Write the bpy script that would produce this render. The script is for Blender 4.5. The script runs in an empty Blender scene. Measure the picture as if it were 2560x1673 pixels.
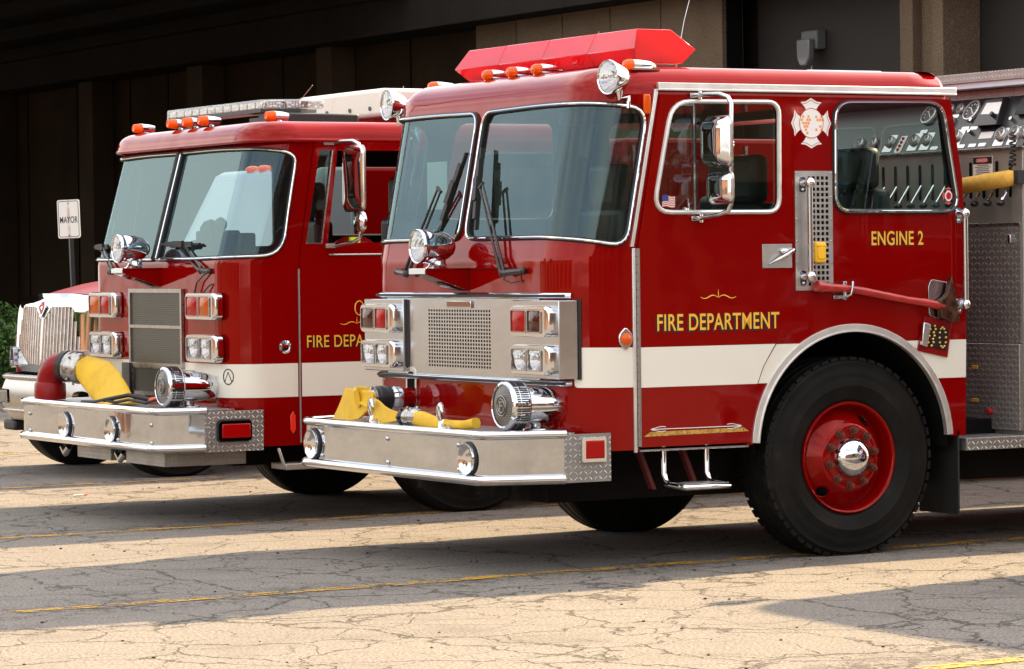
import bpy, math, random
from mathutils import Vector, Matrix, geometry
from math import sin, cos, pi, radians, sqrt, atan2

SC = bpy.context.scene
# ------------------------------------------------------------------ camera
cam = bpy.data.cameras.new('camera')
camo = bpy.data.objects.new('camera', cam)
SC.collection.objects.link(camo)
camo.location = (-8.8546, -14.5289, 1.6254)
camo.rotation_euler = (radians(88.72564), radians(0.69455), radians(-29.28989))
cam.sensor_width = 36.0
cam.lens = 36.0 * 8111.26 / 2560.0
cam.clip_start = 0.5
cam.clip_end = 1500
SC.camera = camo
# ------------------------------------------------------------------ light
SUN_EL, SUN_AZ = radians(33.5), radians(79)          # azimuth clockwise from +Y
w = bpy.data.worlds.new('World'); SC.world = w; w.use_nodes = True
wn = w.node_tree; bg = wn.nodes['Background']
sky = wn.nodes.new('ShaderNodeTexSky'); sky.sky_type = 'NISHITA'
sky.sun_disc = False; sky.sun_elevation = SUN_EL; sky.sun_rotation = SUN_AZ
sky.dust_density = 3.0; sky.air_density = 1.0; sky.ozone_density = 1.0
# thin broken cloud over the whole sky
tc = wn.nodes.new('ShaderNodeTexCoord'); mp = wn.nodes.new('ShaderNodeMapping'); mp.inputs['Scale'].default_value = (1.0, 1.0, 2.6)
nz = wn.nodes.new('ShaderNodeTexNoise'); nz.inputs['Scale'].default_value = 1.9; nz.inputs['Detail'].default_value = 7; nz.inputs['Roughness'].default_value = 0.6
rp = wn.nodes.new('ShaderNodeValToRGB'); rp.color_ramp.elements[0].position = 0.40; rp.color_ramp.elements[1].position = 0.62
rp.color_ramp.elements[0].color = (0.22, 0.22, 0.22, 1); rp.color_ramp.elements[1].color = (0.95, 0.95, 0.95, 1)
mx = wn.nodes.new('ShaderNodeMixRGB'); mx.inputs[2].default_value = (6.6, 6.15, 5.5, 1)
wn.links.new(tc.outputs['Generated'], mp.inputs[0]); wn.links.new(mp.outputs[0], nz.inputs['Vector']); wn.links.new(nz.outputs[0], rp.inputs[0])
wn.links.new(rp.outputs[0], mx.inputs[0]); wn.links.new(sky.outputs[0], mx.inputs[1])
wn.links.new(mx.outputs[0], bg.inputs[0]); bg.inputs[1].default_value = 0.115
sl = bpy.data.lights.new('sun', 'SUN'); sl.energy = 4.0; sl.angle = radians(0.8)
sl.color = (1.0, 0.73, 0.41)
so = bpy.data.objects.new('sun', sl); SC.collection.objects.link(so)
sd = Vector((sin(SUN_AZ)*cos(SUN_EL), cos(SUN_AZ)*cos(SUN_EL), sin(SUN_EL)))
so.rotation_euler = sd.to_track_quat('Z', 'Y').to_euler()
so.location = sd*40
SC.view_settings.view_transform = 'Standard'; SC.view_settings.look = 'None'
SC.view_settings.exposure = 1.9; SC.view_settings.gamma = 1.0
try: SC.cycles.max_bounces = 10; SC.cycles.transparent_max_bounces = 16
except Exception: pass

# ------------------------------------------------------------------ materials
class NT:
    def __init__(s, name):
        s.m = bpy.data.materials.new(name); s.m.use_nodes = True
        s.t = s.m.node_tree; s.b = s.t.nodes['Principled BSDF']; s.out = s.t.nodes['Material Output']
    def n(s, typ, **kw):
        o = s.t.nodes.new('ShaderNode'+typ)
        for k, v in kw.items(): setattr(o, k, v)
        return o
    def l(s, a, b): s.t.links.new(a, b)
    def math(s, op, a, b=None, clamp=False):
        o = s.n('Math', operation=op); o.use_clamp = clamp
        for i, v in enumerate((a, b)):
            if v is None: continue
            if isinstance(v, (int, float)): o.inputs[i].default_value = v
            else: s.l(v, o.inputs[i])
        return o.outputs[0]
    def ramp(s, fac, stops, interp='LINEAR'):
        r = s.n('ValToRGB'); cr = r.color_ramp; cr.interpolation = interp
        while len(cr.elements) < len(stops): cr.elements.new(0.5)
        for e, (p, c) in zip(cr.elements, stops):
            e.position = p; e.color = (c if len(c) == 4 else (*c, 1))
        s.l(fac, r.inputs[0]); return r.outputs[0]
    def mix(s, fac, a, b, mode='MIX'):
        o = s.n('MixRGB', blend_type=mode)
        for i, v in zip((0, 1, 2), (fac, a, b)):
            if isinstance(v, (int, float)): o.inputs[i].default_value = v
            elif isinstance(v, tuple): o.inputs[i].default_value = (*v, 1)[:4]
            else: s.l(v, o.inputs[i])
        return o.outputs[0]
    def noise(s, scale, vec=None, detail=2, rough=0.5, dist=0.0):
        o = s.n('TexNoise'); o.inputs['Scale'].default_value = scale
        o.inputs['Detail'].default_value = detail; o.inputs['Roughness'].default_value = rough
        o.inputs['Distortion'].default_value = dist
        if vec is not None: s.l(vec, o.inputs['Vector'])
        return o.outputs[0]
    def obj(s): return s.n('TexCoord').outputs['Object']
    def bump(s, h, strength=0.3, dist=0.01):
        b = s.n('Bump'); b.inputs['Strength'].default_value = strength; b.inputs['Distance'].default_value = dist
        s.l(h, b.inputs['Height']); s.l(b.outputs[0], s.b.inputs['Normal']); return b
def setp(n, **kw):
    for k, v in kw.items():
        i = n.b.inputs[k.replace('_', ' ')]
        i.default_value = (*v, 1) if isinstance(v, tuple) and len(v) == 3 else v

MAT = {}
def simple(name, col, rough=0.5, metal=0.0, coat=0.0, noise=0.0, bump=0.0, nscale=40, spec=0.5, coatr=0.03):
    n = NT(name); setp(n, Base_Color=col, Roughness=rough, Metallic=metal, Coat_Weight=coat, Coat_Roughness=coatr)
    n.b.inputs['Specular IOR Level'].default_value = spec
    if noise:
        f = n.noise(nscale, n.obj(), 4)
        a = tuple(c*(1-noise) for c in col); b = tuple(min(1, c*(1+noise)) for c in col)
        n.l(n.ramp(f, [(0.3, a), (0.7, b)]), n.b.inputs['Base Color'])
        n.l(n.ramp(f, [(0.3, (max(0, rough*(1-noise)),)*3), (0.7, (min(1, rough*(1+noise)),)*3)]), n.b.inputs['Roughness'])
    if bump:
        n.bump(n.noise(nscale*2, n.obj(), 3), bump, 0.005)
    MAT[name] = n.m; return n.m

def paint(name, col, wave=0.04, tint=(1, 1, 1, 1)):
    n = NT(name)
    setp(n, Roughness=0.05, Coat_Weight=0.10, Coat_Roughness=0.03)
    n.b.inputs['Specular IOR Level'].default_value = 0.62; n.b.inputs['Coat IOR'].default_value = 1.4
    n.b.inputs['Specular Tint'].default_value = tint
    f = n.noise(1.6, n.obj(), 5, 0.6)
    dirt = n.noise(9, n.obj(), 6, 0.65)
    c = n.mix(n.math('MULTIPLY', f, 0.5), col, tuple(x*0.86 for x in col))
    n.l(c, n.b.inputs['Base Color'])
    n.l(n.ramp(dirt, [(0.45, (0.035,)*3), (0.8, (0.13,)*3)]), n.b.inputs['Roughness'])
    if wave: 
        b = n.bump(n.noise(2.2, n.obj(), 2, 0.4), wave, 0.05); n.l(b.outputs[0], n.b.inputs['Coat Normal'])
    MAT[name] = n.m; return n.m
RED = paint('red_paint', (0.205, 0.001, 0.001), 0.12, (1, 0.26, 0.23, 1))
WHT = paint('white_paint', (0.72, 0.70, 0.63), 0.02)
simple('tape_white', (0.74, 0.72, 0.64), 0.35, coat=0.6)
simple('chrome', (0.68, 0.70, 0.74), 0.045, 1.0)
simple('chrome_dull', (0.50, 0.51, 0.53), 0.2, 1.0, noise=0.15, nscale=14)
simple('steel', (0.36, 0.335, 0.31), 0.42, 0.55, noise=0.12, nscale=6)
simple('aluminium', (0.42, 0.41, 0.40), 0.28, 1.0, noise=0.1, nscale=20)
simple('trim_bright', (0.74, 0.73, 0.71), 0.42, 0.85, noise=0.08, nscale=10)
simple('plate_metal', (0.52, 0.51, 0.49), 0.38, 0.9, noise=0.1, nscale=8)
simple('rail_grey', (0.60, 0.66, 0.74), 0.5)
simple('anodised', (0.35, 0.34, 0.33), 0.35, 1.0)
simple('black_rubber', (0.012, 0.012, 0.012), 0.55, bump=0.1)
simple('black_plastic', (0.015, 0.015, 0.016), 0.4)
simple('black_satin', (0.02, 0.02, 0.022), 0.3)
simple('dark_void', (0.004, 0.004, 0.004), 0.9, spec=0.1)
simple('interior_dark', (0.02, 0.022, 0.024), 0.7, noise=0.3, nscale=12)
simple('interior_grey', (0.10, 0.11, 0.115), 0.6)
simple('seat_vinyl', (0.03, 0.034, 0.038), 0.45, bump=0.1)
simple('underbody', (0.008, 0.007, 0.007), 0.8, noise=0.4, nscale=10, spec=0.08)
simple('underbody_red', (0.09, 0.004, 0.003), 0.6)
simple('gold', (0.83, 0.44, 0.045), 0.3, 0.0, coat=0.6)
simple('gold_leaf', (0.62, 0.38, 0.10), 0.3, 0.6, noise=0.3, nscale=60)
simple('ink_black', (0.01, 0.01, 0.01), 0.4)
simple('amber', (0.85, 0.16, 0.0), 0.12, coat=1.0)
simple('red_lens', (0.34, 0.002, 0.002), 0.2, coat=0.15, spec=0.15)
simple('reflector_red', (0.8, 0.03, 0.015), 0.2, coat=1.0)
simple('dark_red_lens', (0.05, 0.003, 0.002), 0.12, coat=0.4, spec=0.3)
simple('yellow_plastic', (0.9, 0.50, 0.02), 0.35)
simple('paper', (0.75, 0.76, 0.68), 0.7)
simple('label_white', (0.78, 0.78, 0.76), 0.4)
simple('decal_red', (0.5, 0.01, 0.01), 0.4)
simple('decal_orange', (0.85, 0.30, 0.06), 0.5)
simple('flag_blue', (0.03, 0.05, 0.22), 0.4)
simple('foam_yellow', (0.72, 0.42, 0.07), 0.8, noise=0.12, bump=0.3, nscale=30)
simple('wood_red', (0.38, 0.015, 0.012), 0.35, coat=0.4, noise=0.2, nscale=20)
simple('axe_steel', (0.10, 0.045, 0.03), 0.45, 0.8, noise=0.5, nscale=30)
simple('nut_steel', (0.20, 0.08, 0.06), 0.35, 0.7, noise=0.3)
simple('lamp_ribbed', (0.13, 0.13, 0.14), 0.3, coat=0.5)
simple('cab_white', (0.20, 0.23, 0.26), 0.35, coat=0.4)
simple('pale_glass', (0.08, 0.13, 0.15), 0.1, coat=1.0)
simple('bronze_skin', (0.25, 0.12, 0.07), 0.35, 0.7)
simple('hood_red', (0.22, 0.003, 0.004), 0.32, coat=0.0, spec=0.25)
simple('cone_orange', (0.7, 0.1, 0.02), 0.6)
simple('lime', (0.65, 0.9, 0.05), 0.5)

def mk_glass():
    n = NT('windshield_glass')
    tr = n.n('BsdfTransparent'); tr.inputs[0].default_value = (0.52, 0.66, 0.66, 1)
    gl = n.n('BsdfGlossy'); gl.inputs['Roughness'].default_value = 0.015; gl.inputs[0].default_value = (0.52, 0.74, 0.82, 1)
    df = n.n('BsdfDiffuse'); df.inputs[0].default_value = (0.5, 0.55, 0.52, 1)
    fr = n.n('Fresnel'); fr.inputs[0].default_value = 1.52
    f = n.math('ADD', n.math('MULTIPLY', fr.outputs[0], 1.15), 0.02, True)
    m = n.n('MixShader'); n.l(f, m.inputs[0]); n.l(tr.outputs[0], m.inputs[1]); n.l(gl.outputs[0], m.inputs[2])
    d = n.noise(3, n.obj(), 5, 0.7)
    m2 = n.n('MixShader'); n.l(n.ramp(d, [(0.4, (0.006,)*3), (0.9, (0.035,)*3)]), m2.inputs[0])
    n.l(m.outputs[0], m2.inputs[1]); n.l(df.outputs[0], m2.inputs[2]); n.l(m2.outputs[0], n.out.inputs[0])
    MAT['glass'] = n.m
    n = NT('clear_lens')
    tr = n.n('BsdfTransparent'); tr.inputs[0].default_value = (0.9, 0.92, 0.95, 1)
    gl = n.n('BsdfGlossy'); gl.inputs['Roughness'].default_value = 0.06
    m = n.n('MixShader'); m.inputs[0].default_value = 0.35
    v = n.n('TexVoronoi'); v.inputs['Scale'].default_value = 45; n.l(n.obj(), v.inputs['Vector'])
    b = n.n('Bump'); b.inputs['Strength'].default_value = 0.5; b.inputs['Distance'].default_value = 0.004
    n.l(v.outputs[0], b.inputs['Height']); n.l(b.outputs[0], gl.inputs['Normal'])
    n.l(tr.outputs[0], m.inputs[1]); n.l(gl.outputs[0], m.inputs[2]); n.l(m.outputs[0], n.out.inputs[0])
    MAT['clear_lens'] = n.m
    n = NT('light_bar_red')     # translucent red plastic
    setp(n, Base_Color=(0.66, 0.035, 0.055), Roughness=0.12, Coat_Weight=1.0, Coat_IOR=1.6)
    tl = n.n('BsdfTranslucent'); tl.inputs[0].default_value = (0.85, 0.01, 0.015, 1)
    m = n.n('MixShader'); m.inputs[0].default_value = 0.5
    n.l(n.b.outputs[0], m.inputs[1]); n.l(tl.outputs[0], m.inputs[2]); n.l(m.outputs[0], n.out.inputs[0])
    MAT['light_bar_red'] = n.m
    n = NT('amber_plastic')
    setp(n, Base_Color=(0.9, 0.16, 0.003), Roughness=0.15, Coat_Weight=0.7)
    tl = n.n('BsdfTranslucent'); tl.inputs[0].default_value = (1, 0.25, 0.01, 1)
    m = n.n('MixShader'); m.inputs[0].default_value = 0.5
    n.l(n.b.outputs[0], m.inputs[1]); n.l(tl.outputs[0], m.inputs[2]); n.l(m.outputs[0], n.out.inputs[0])
    MAT['amber'] = n.m
mk_glass()
def mk_side_glass():
    n = NT('side_glass'); tr = n.n('BsdfTransparent'); tr.inputs[0].default_value = (0.55, 0.66, 0.62, 1)
    gl = n.n('BsdfGlossy'); gl.inputs['Roughness'].default_value = 0.01; gl.inputs[0].default_value = (0.8, 1, 0.97, 1)
    fr = n.n('Fresnel'); fr.inputs[0].default_value = 1.5
    m = n.n('MixShader'); n.l(n.math('MULTIPLY', fr.outputs[0], 1.1, True), m.inputs[0]); n.l(tr.outputs[0], m.inputs[1]); n.l(gl.outputs[0], m.inputs[2]); n.l(m.outputs[0], n.out.inputs[0]); MAT['side_glass'] = n.m
mk_side_glass()

def mk_plate(name, pitch, col, rough=0.25, flip=False):
    n = NT(name); setp(n, Metallic=0.6, Roughness=rough)
    uv = n.n('UVMap').outputs[0]; sp = n.n('SeparateXYZ'); n.l(uv, sp.inputs[0])
    U = n.math('DIVIDE', sp.outputs[0], pitch); V = n.math('DIVIDE', sp.outputs[1], pitch)
    u = n.math('SUBTRACT', n.math('FRACT', U), 0.5); v = n.math('SUBTRACT', n.math('FRACT', V), 0.5)
    par = n.math('FLOORED_MODULO', n.math('ADD', n.math('FLOOR', U), n.math('FLOOR', V)), 2)
    sg = n.math('SUBTRACT', 1, n.math('MULTIPLY', par, 2))
    sv = n.math('MULTIPLY', v, sg)
    a = n.math('MULTIPLY', n.math('ADD', u, sv), 0.707); b = n.math('MULTIPLY', n.math('SUBTRACT', u, sv), 0.707)
    a2 = n.math('POWER', n.math('ABSOLUTE', n.math('DIVIDE', a, 0.46)), 2); b2 = n.math('POWER', n.math('ABSOLUTE', n.math('DIVIDE', b, 0.13)), 2)
    d = n.math('SUBTRACT', 1, n.math('ADD', a2, b2), True)
    h = n.math('POWER', d, 0.6)
    n.bump(h, 1.0, 0.0035)
    dirt = n.noise(6, n.obj(), 5, 0.6)
    base = n.mix(n.ramp(dirt, [(0.35, (0,)*3), (0.7, (1,)*3)]), col, tuple(c*0.72 for c in col))
    n.l(n.mix(n.math('MULTIPLY', h, 0.8), base, tuple(min(1, c*2.1) for c in col)), n.b.inputs['Base Color'])
    n.l(n.ramp(d, [(0, (rough+0.08,)*3), (0.5, (rough*0.7,)*3)]), n.b.inputs['Roughness'])
    MAT[name] = n.m
mk_plate('diamond_plate', 0.030, (0.33, 0.32, 0.31), 0.32)
mk_plate('diamond_plate_dark', 0.034, (0.28, 0.265, 0.25), 0.38)

def mk_mesh_screen(name, pitch, line, wire, hole):
    n = NT(name); setp(n, Metallic=0.8, Roughness=0.35)
    uv = n.n('UVMap').outputs[0]; sp = n.n('SeparateXYZ'); n.l(uv, sp.inputs[0])
    fu = n.math('FRACT', n.math('DIVIDE', sp.outputs[0], pitch)); fv = n.math('FRACT', n.math('DIVIDE', sp.outputs[1], pitch))
    w_ = n.math('MAXIMUM', n.math('LESS_THAN', fu, line), n.math('LESS_THAN', fv, line))
    n.l(n.mix(w_, hole, wire), n.b.inputs['Base Color']); n.l(w_, n.b.inputs['Metallic'])
    n.bump(w_, 0.6, 0.003); MAT[name] = n.m
mk_mesh_screen('wire_screen', 0.0125, 0.17, (0.17, 0.16, 0.125), (0.006, 0.006, 0.007))
mk_mesh_screen('siren_screen', 0.009, 0.35, (0.28, 0.28, 0.27), (0.02, 0.02, 0.02))

def mk_polish(name, col, rough, sc, wv=0.08):
    n = NT(name); setp(n, Metallic=1.0)
    mp = n.n('Mapping'); mp.inputs['Scale'].default_value = sc; n.l(n.obj(), mp.inputs[0])
    f = n.noise(6, mp.outputs[0], 6, 0.6)
    n.l(n.ramp(f, [(0.3, col), (0.75, tuple(c*0.88 for c in col))]), n.b.inputs['Base Color'])
    n.l(n.ramp(f, [(0.3, (rough,)*3), (0.8, (rough*1.6,)*3)]), n.b.inputs['Roughness'])
    n.bump(n.noise(3.0, n.obj(), 3, 0.5), wv, 0.03); MAT[name] = n.m
mk_polish('polished_bumper', (0.56, 0.59, 0.64), 0.045, (1, 1, 2))
mk_polish('brushed_panel', (0.54, 0.57, 0.62), 0.15, (1, 1, 2.5), 0.04)

def mk_hose():
    n = NT('hose_yellow'); setp(n, Roughness=0.75)
    f = n.noise(7, n.obj(), 5, 0.6)
    n.l(n.ramp(f, [(0.3, (0.60, 0.36, 0.02)), (0.7, (0.78, 0.50, 0.035))]), n.b.inputs['Base Color'])
    wv = n.n('TexWave'); wv.inputs['Scale'].default_value = 90; wv.inputs['Distortion'].default_value = 1
    uv = n.n('UVMap').outputs[0]; n.l(uv, wv.inputs['Vector'])
    n.bump(wv.outputs[0], 0.25, 0.002); MAT['hose_yellow'] = n.m
mk_hose()

def mk_tyre():
    n = NT('tyre'); setp(n, Roughness=0.6); n.b.inputs['Specular IOR Level'].default_value = 0.14
    f = n.noise(5, n.obj(), 6, 0.65)
    n.l(n.ramp(f, [(0.3, (0.004, 0.004, 0.004)), (0.6, (0.010, 0.0095, 0.009)), (0.8, (0.030, 0.026, 0.022))]), n.b.inputs['Base Color'])
    n.bump(n.noise(60, n.obj(), 3), 0.1, 0.003); MAT['tyre'] = n.m
mk_tyre()

def mk_asphalt():
    n = NT('asphalt'); o = n.obj()
    setp(n, Roughness=0.9); n.b.inputs['Specular IOR Level'].default_value = 0.25
    big = n.noise(0.55, o, 5, 0.6); mid = n.noise(7, o, 5, 0.7)
    fine = n.noise(62, o, 4, 0.75); grain = n.noise(95, o, 2, 0.6)
    base = n.ramp(big, [(0.3, (0.160, 0.145, 0.130)), (0.7, (0.212, 0.193, 0.172))])
    base = n.mix(n.ramp(mid, [(0.35, (0.5,)*3), (0.7, (0,)*3)]), base, (0.155, 0.14, 0.125))
    base = n.mix(0.9, base, n.ramp(fine, [(0.38, (0.22,)*3), (0.5, (0.5,)*3), (0.62, (0.80,)*3)]), 'OVERLAY')
    base = n.mix(n.ramp(grain, [(0.60, (0,)*3), (0.68, (0.55,)*3)]), base, (0.46, 0.43, 0.38))
    base = n.mix(n.ramp(n.noise(48, o, 2, 0.5), [(0.68, (0,)*3), (0.72, (0.8,)*3)]), base, (0.045, 0.04, 0.036))
    st = n.noise(1.3, o, 4, 0.6); base = n.mix(n.ramp(st, [(0.54, (0,)*3), (0.70, (0.42,)*3)]), base, (0.085, 0.075, 0.066))
    # cracks: warped voronoi edges, two sizes, broken up by noise
    def cracks(scale, wdt, warp, seed, lo, hi):
        mp = n.n('Mapping'); mp.inputs['Location'].default_value = (seed, seed*1.7, 0); mp.inputs['Scale'].default_value = (1.0, 1.0, 1); n.l(o, mp.inputs[0])
        wn_ = n.n('TexNoise'); wn_.inputs['Scale'].default_value = 2.2; wn_.inputs['Detail'].default_value = 5; wn_.inputs['Roughness'].default_value = 0.6
        n.l(mp.outputs[0], wn_.inputs['Vector'])
        vm = n.n('VectorMath', operation='SUBTRACT'); n.l(wn_.outputs['Color'], vm.inputs[0]); vm.inputs[1].default_value = (0.5, 0.5, 0.5)
        vs = n.n('VectorMath', operation='SCALE'); n.l(vm.outputs[0], vs.inputs[0]); vs.inputs['Scale'].default_value = warp
        va = n.n('VectorMath', operation='ADD'); n.l(mp.outputs[0], va.inputs[0]); n.l(vs.outputs[0], va.inputs[1])
        v = n.n('TexVoronoi', feature='DISTANCE_TO_EDGE'); v.inputs['Scale'].default_value = scale; n.l(va.outputs[0], v.inputs['Vector'])
        vary = n.noise(2.1, mp.outputs[0], 3, 0.6)
        wd = n.math('MULTIPLY', n.ramp(vary, [(lo, (0,)*3), (hi, (1,)*3)]), wdt)
        return n.math('MULTIPLY', n.math('SUBTRACT', 1, n.math('DIVIDE', v.outputs['Distance'], n.math('ADD', wd, 0.00005)), True), 1.0)
    c1 = cracks(1.15, 0.012, 0.45, 3.1, 0.22, 0.55)
    c2 = cracks(2.7, 0.017, 0.36, 11.7, 0.40, 0.66)
    c3 = cracks(0.45, 0.009, 0.7, 23.9, 0.10, 0.45)
    c = n.math('MAXIMUM', n.math('MAXIMUM', c1, c2), c3)
    c = n.math('POWER', c, 0.5, True)
    # crumbling band beside each painted bay line (local x is world x)
    sp = n.n('SeparateXYZ'); n.l(o, sp.inputs[0])
    yy = n.math('SUBTRACT', sp.outputs[1], n.math('MULTIPLY', sp.outputs[0], 0.055))
    fy = n.math('ABSOLUTE', n.math('SUBTRACT', n.math('FRACT', n.math('DIVIDE', n.math('ADD', yy, 1.93), 4.1)), 0.5))
    band = n.ramp(fy, [(0.0, (1,)*3), (0.055, (0.5,)*3), (0.085, (0,)*3)])
    rub = n.ramp(n.noise(9, o, 6, 0.75), [(0.53, (0,)*3), (0.60, (0.9,)*3)])
    c4 = cracks(3.4, 0.07, 0.5, 5.5, 0.30, 0.6)
    bb = n.math('MULTIPLY', band, n.math('MAXIMUM', n.math('MULTIPLY', rub, 0.75), n.math('POWER', c4, 0.6)))
    c = n.math('MAXIMUM', c, bb, True)
    col = n.mix(n.math('MULTIPLY', c, 0.8), base, (0.028, 0.023, 0.019))
    n.l(col, n.b.inputs['Base Color'])
    h = n.math('SUBTRACT', n.math('MULTIPLY', fine, 0.35), c)
    n.bump(h, 0.8, 0.008); MAT['asphalt'] = n.m
    # worn yellow line paint
    n = NT('line_paint'); o = n.obj(); setp(n, Roughness=0.75)
    n.l(n.ramp(n.noise(40, o, 4), [(0.3, (0.42, 0.21, 0.015)), (0.7, (0.58, 0.33, 0.04))]), n.b.inputs['Base Color'])
    tr = n.n('BsdfTransparent'); m = n.n('MixShader')
    mp = n.n('Mapping'); mp.inputs['Scale'].default_value = (1, 2.2, 1); n.l(o, mp.inputs[0])
    wear = n.noise(3.2, mp.outputs[0], 8, 0.8)
    fn = n.noise(45, o, 3, 0.6)
    ww = n.math('ADD', wear, n.math('MULTIPLY', n.math('SUBTRACT', fn, 0.5), 0.45))
    f = n.ramp(ww, [(0.475, (0,)*3), (0.515, (1,)*3)])
    n.l(f, m.inputs[0]); n.l(n.b.outputs[0], m.inputs[1]); n.l(tr.outputs[0], m.inputs[2]); n.l(m.outputs[0], n.out.inputs[0])
    MAT['line_paint'] = n.m
mk_asphalt()

def mk_concrete(name, c0, c1, scale=60):
    n = NT(name); o = n.obj(); setp(n, Roughness=0.9); n.b.inputs['Specular IOR Level'].default_value = 0.05
    f = n.noise(scale, o, 5, 0.75); g = n.noise(0.8, o, 4, 0.6)
    col = n.ramp(f, [(0.35, c0), (0.65, c1)])
    col = n.mix(n.ramp(g, [(0.35, (0.45,)*3), (0.65, (0,)*3)]), col, tuple(x*0.6 for x in c0))
    v = n.n('TexVoronoi'); v.inputs['Scale'].default_value = 38; n.l(o, v.inputs['Vector'])
    col = n.mix(n.ramp(v.outputs['Distance'], [(0.12, (0.5,)*3), (0.22, (0,)*3)]), col, tuple(min(1, x*1.6) for x in c1))
    n.l(col, n.b.inputs['Base Color']); n.bump(f, 0.5, 0.01); MAT[name] = n.m
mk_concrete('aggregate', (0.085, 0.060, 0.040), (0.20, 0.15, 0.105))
mk_concrete('aggregate_shaded', (0.020, 0.013, 0.008), (0.045, 0.030, 0.019))  # recess wall: canopy shade put into a darker aggregate colour
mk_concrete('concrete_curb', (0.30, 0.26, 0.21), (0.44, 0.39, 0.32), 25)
mk_concrete('aggregate_half_shaded', (0.030, 0.021, 0.014), (0.075, 0.055, 0.038))  # recess pillars: part of the canopy shade put into the colour
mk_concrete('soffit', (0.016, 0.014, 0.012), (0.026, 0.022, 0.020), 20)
simple('dark_door', (0.024, 0.022, 0.021), 0.6, noise=0.1, nscale=3, spec=0.2)
simple('soil', (0.05, 0.035, 0.02), 0.95, noise=0.4, nscale=8)
def mk_leaf():
    n = NT('shrub_leaf'); setp(n, Roughness=0.6)
    n.l(n.ramp(n.noise(7, n.obj(), 4, 0.7), [(0.3, (0.02, 0.06, 0.008)), (0.7, (0.07, 0.15, 0.02))]), n.b.inputs['Base Color'])
    MAT['leaf'] = n.m
mk_leaf()
def mk_sign():
    n = NT('sign_face'); setp(n, Roughness=0.4)
    sp = n.n('SeparateXYZ'); n.l(n.obj(), sp.inputs[0])
    d = n.math('ABSOLUTE', sp.outputs[0])
    st = n.math('MULTIPLY', n.ramp(d, [(0.0, (1,)*3), (0.03, (0,)*3)]), n.ramp(n.noise(6, n.obj(), 4), [(0.35, (0,)*3), (0.6, (1,)*3)]))
    n.l(n.mix(n.math('MULTIPLY', st, 0.75), (0.72, 0.71, 0.69), (0.32, 0.12, 0.03)), n.b.inputs['Base Color'])
    MAT['sign_face'] = n.m
mk_sign()

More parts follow.
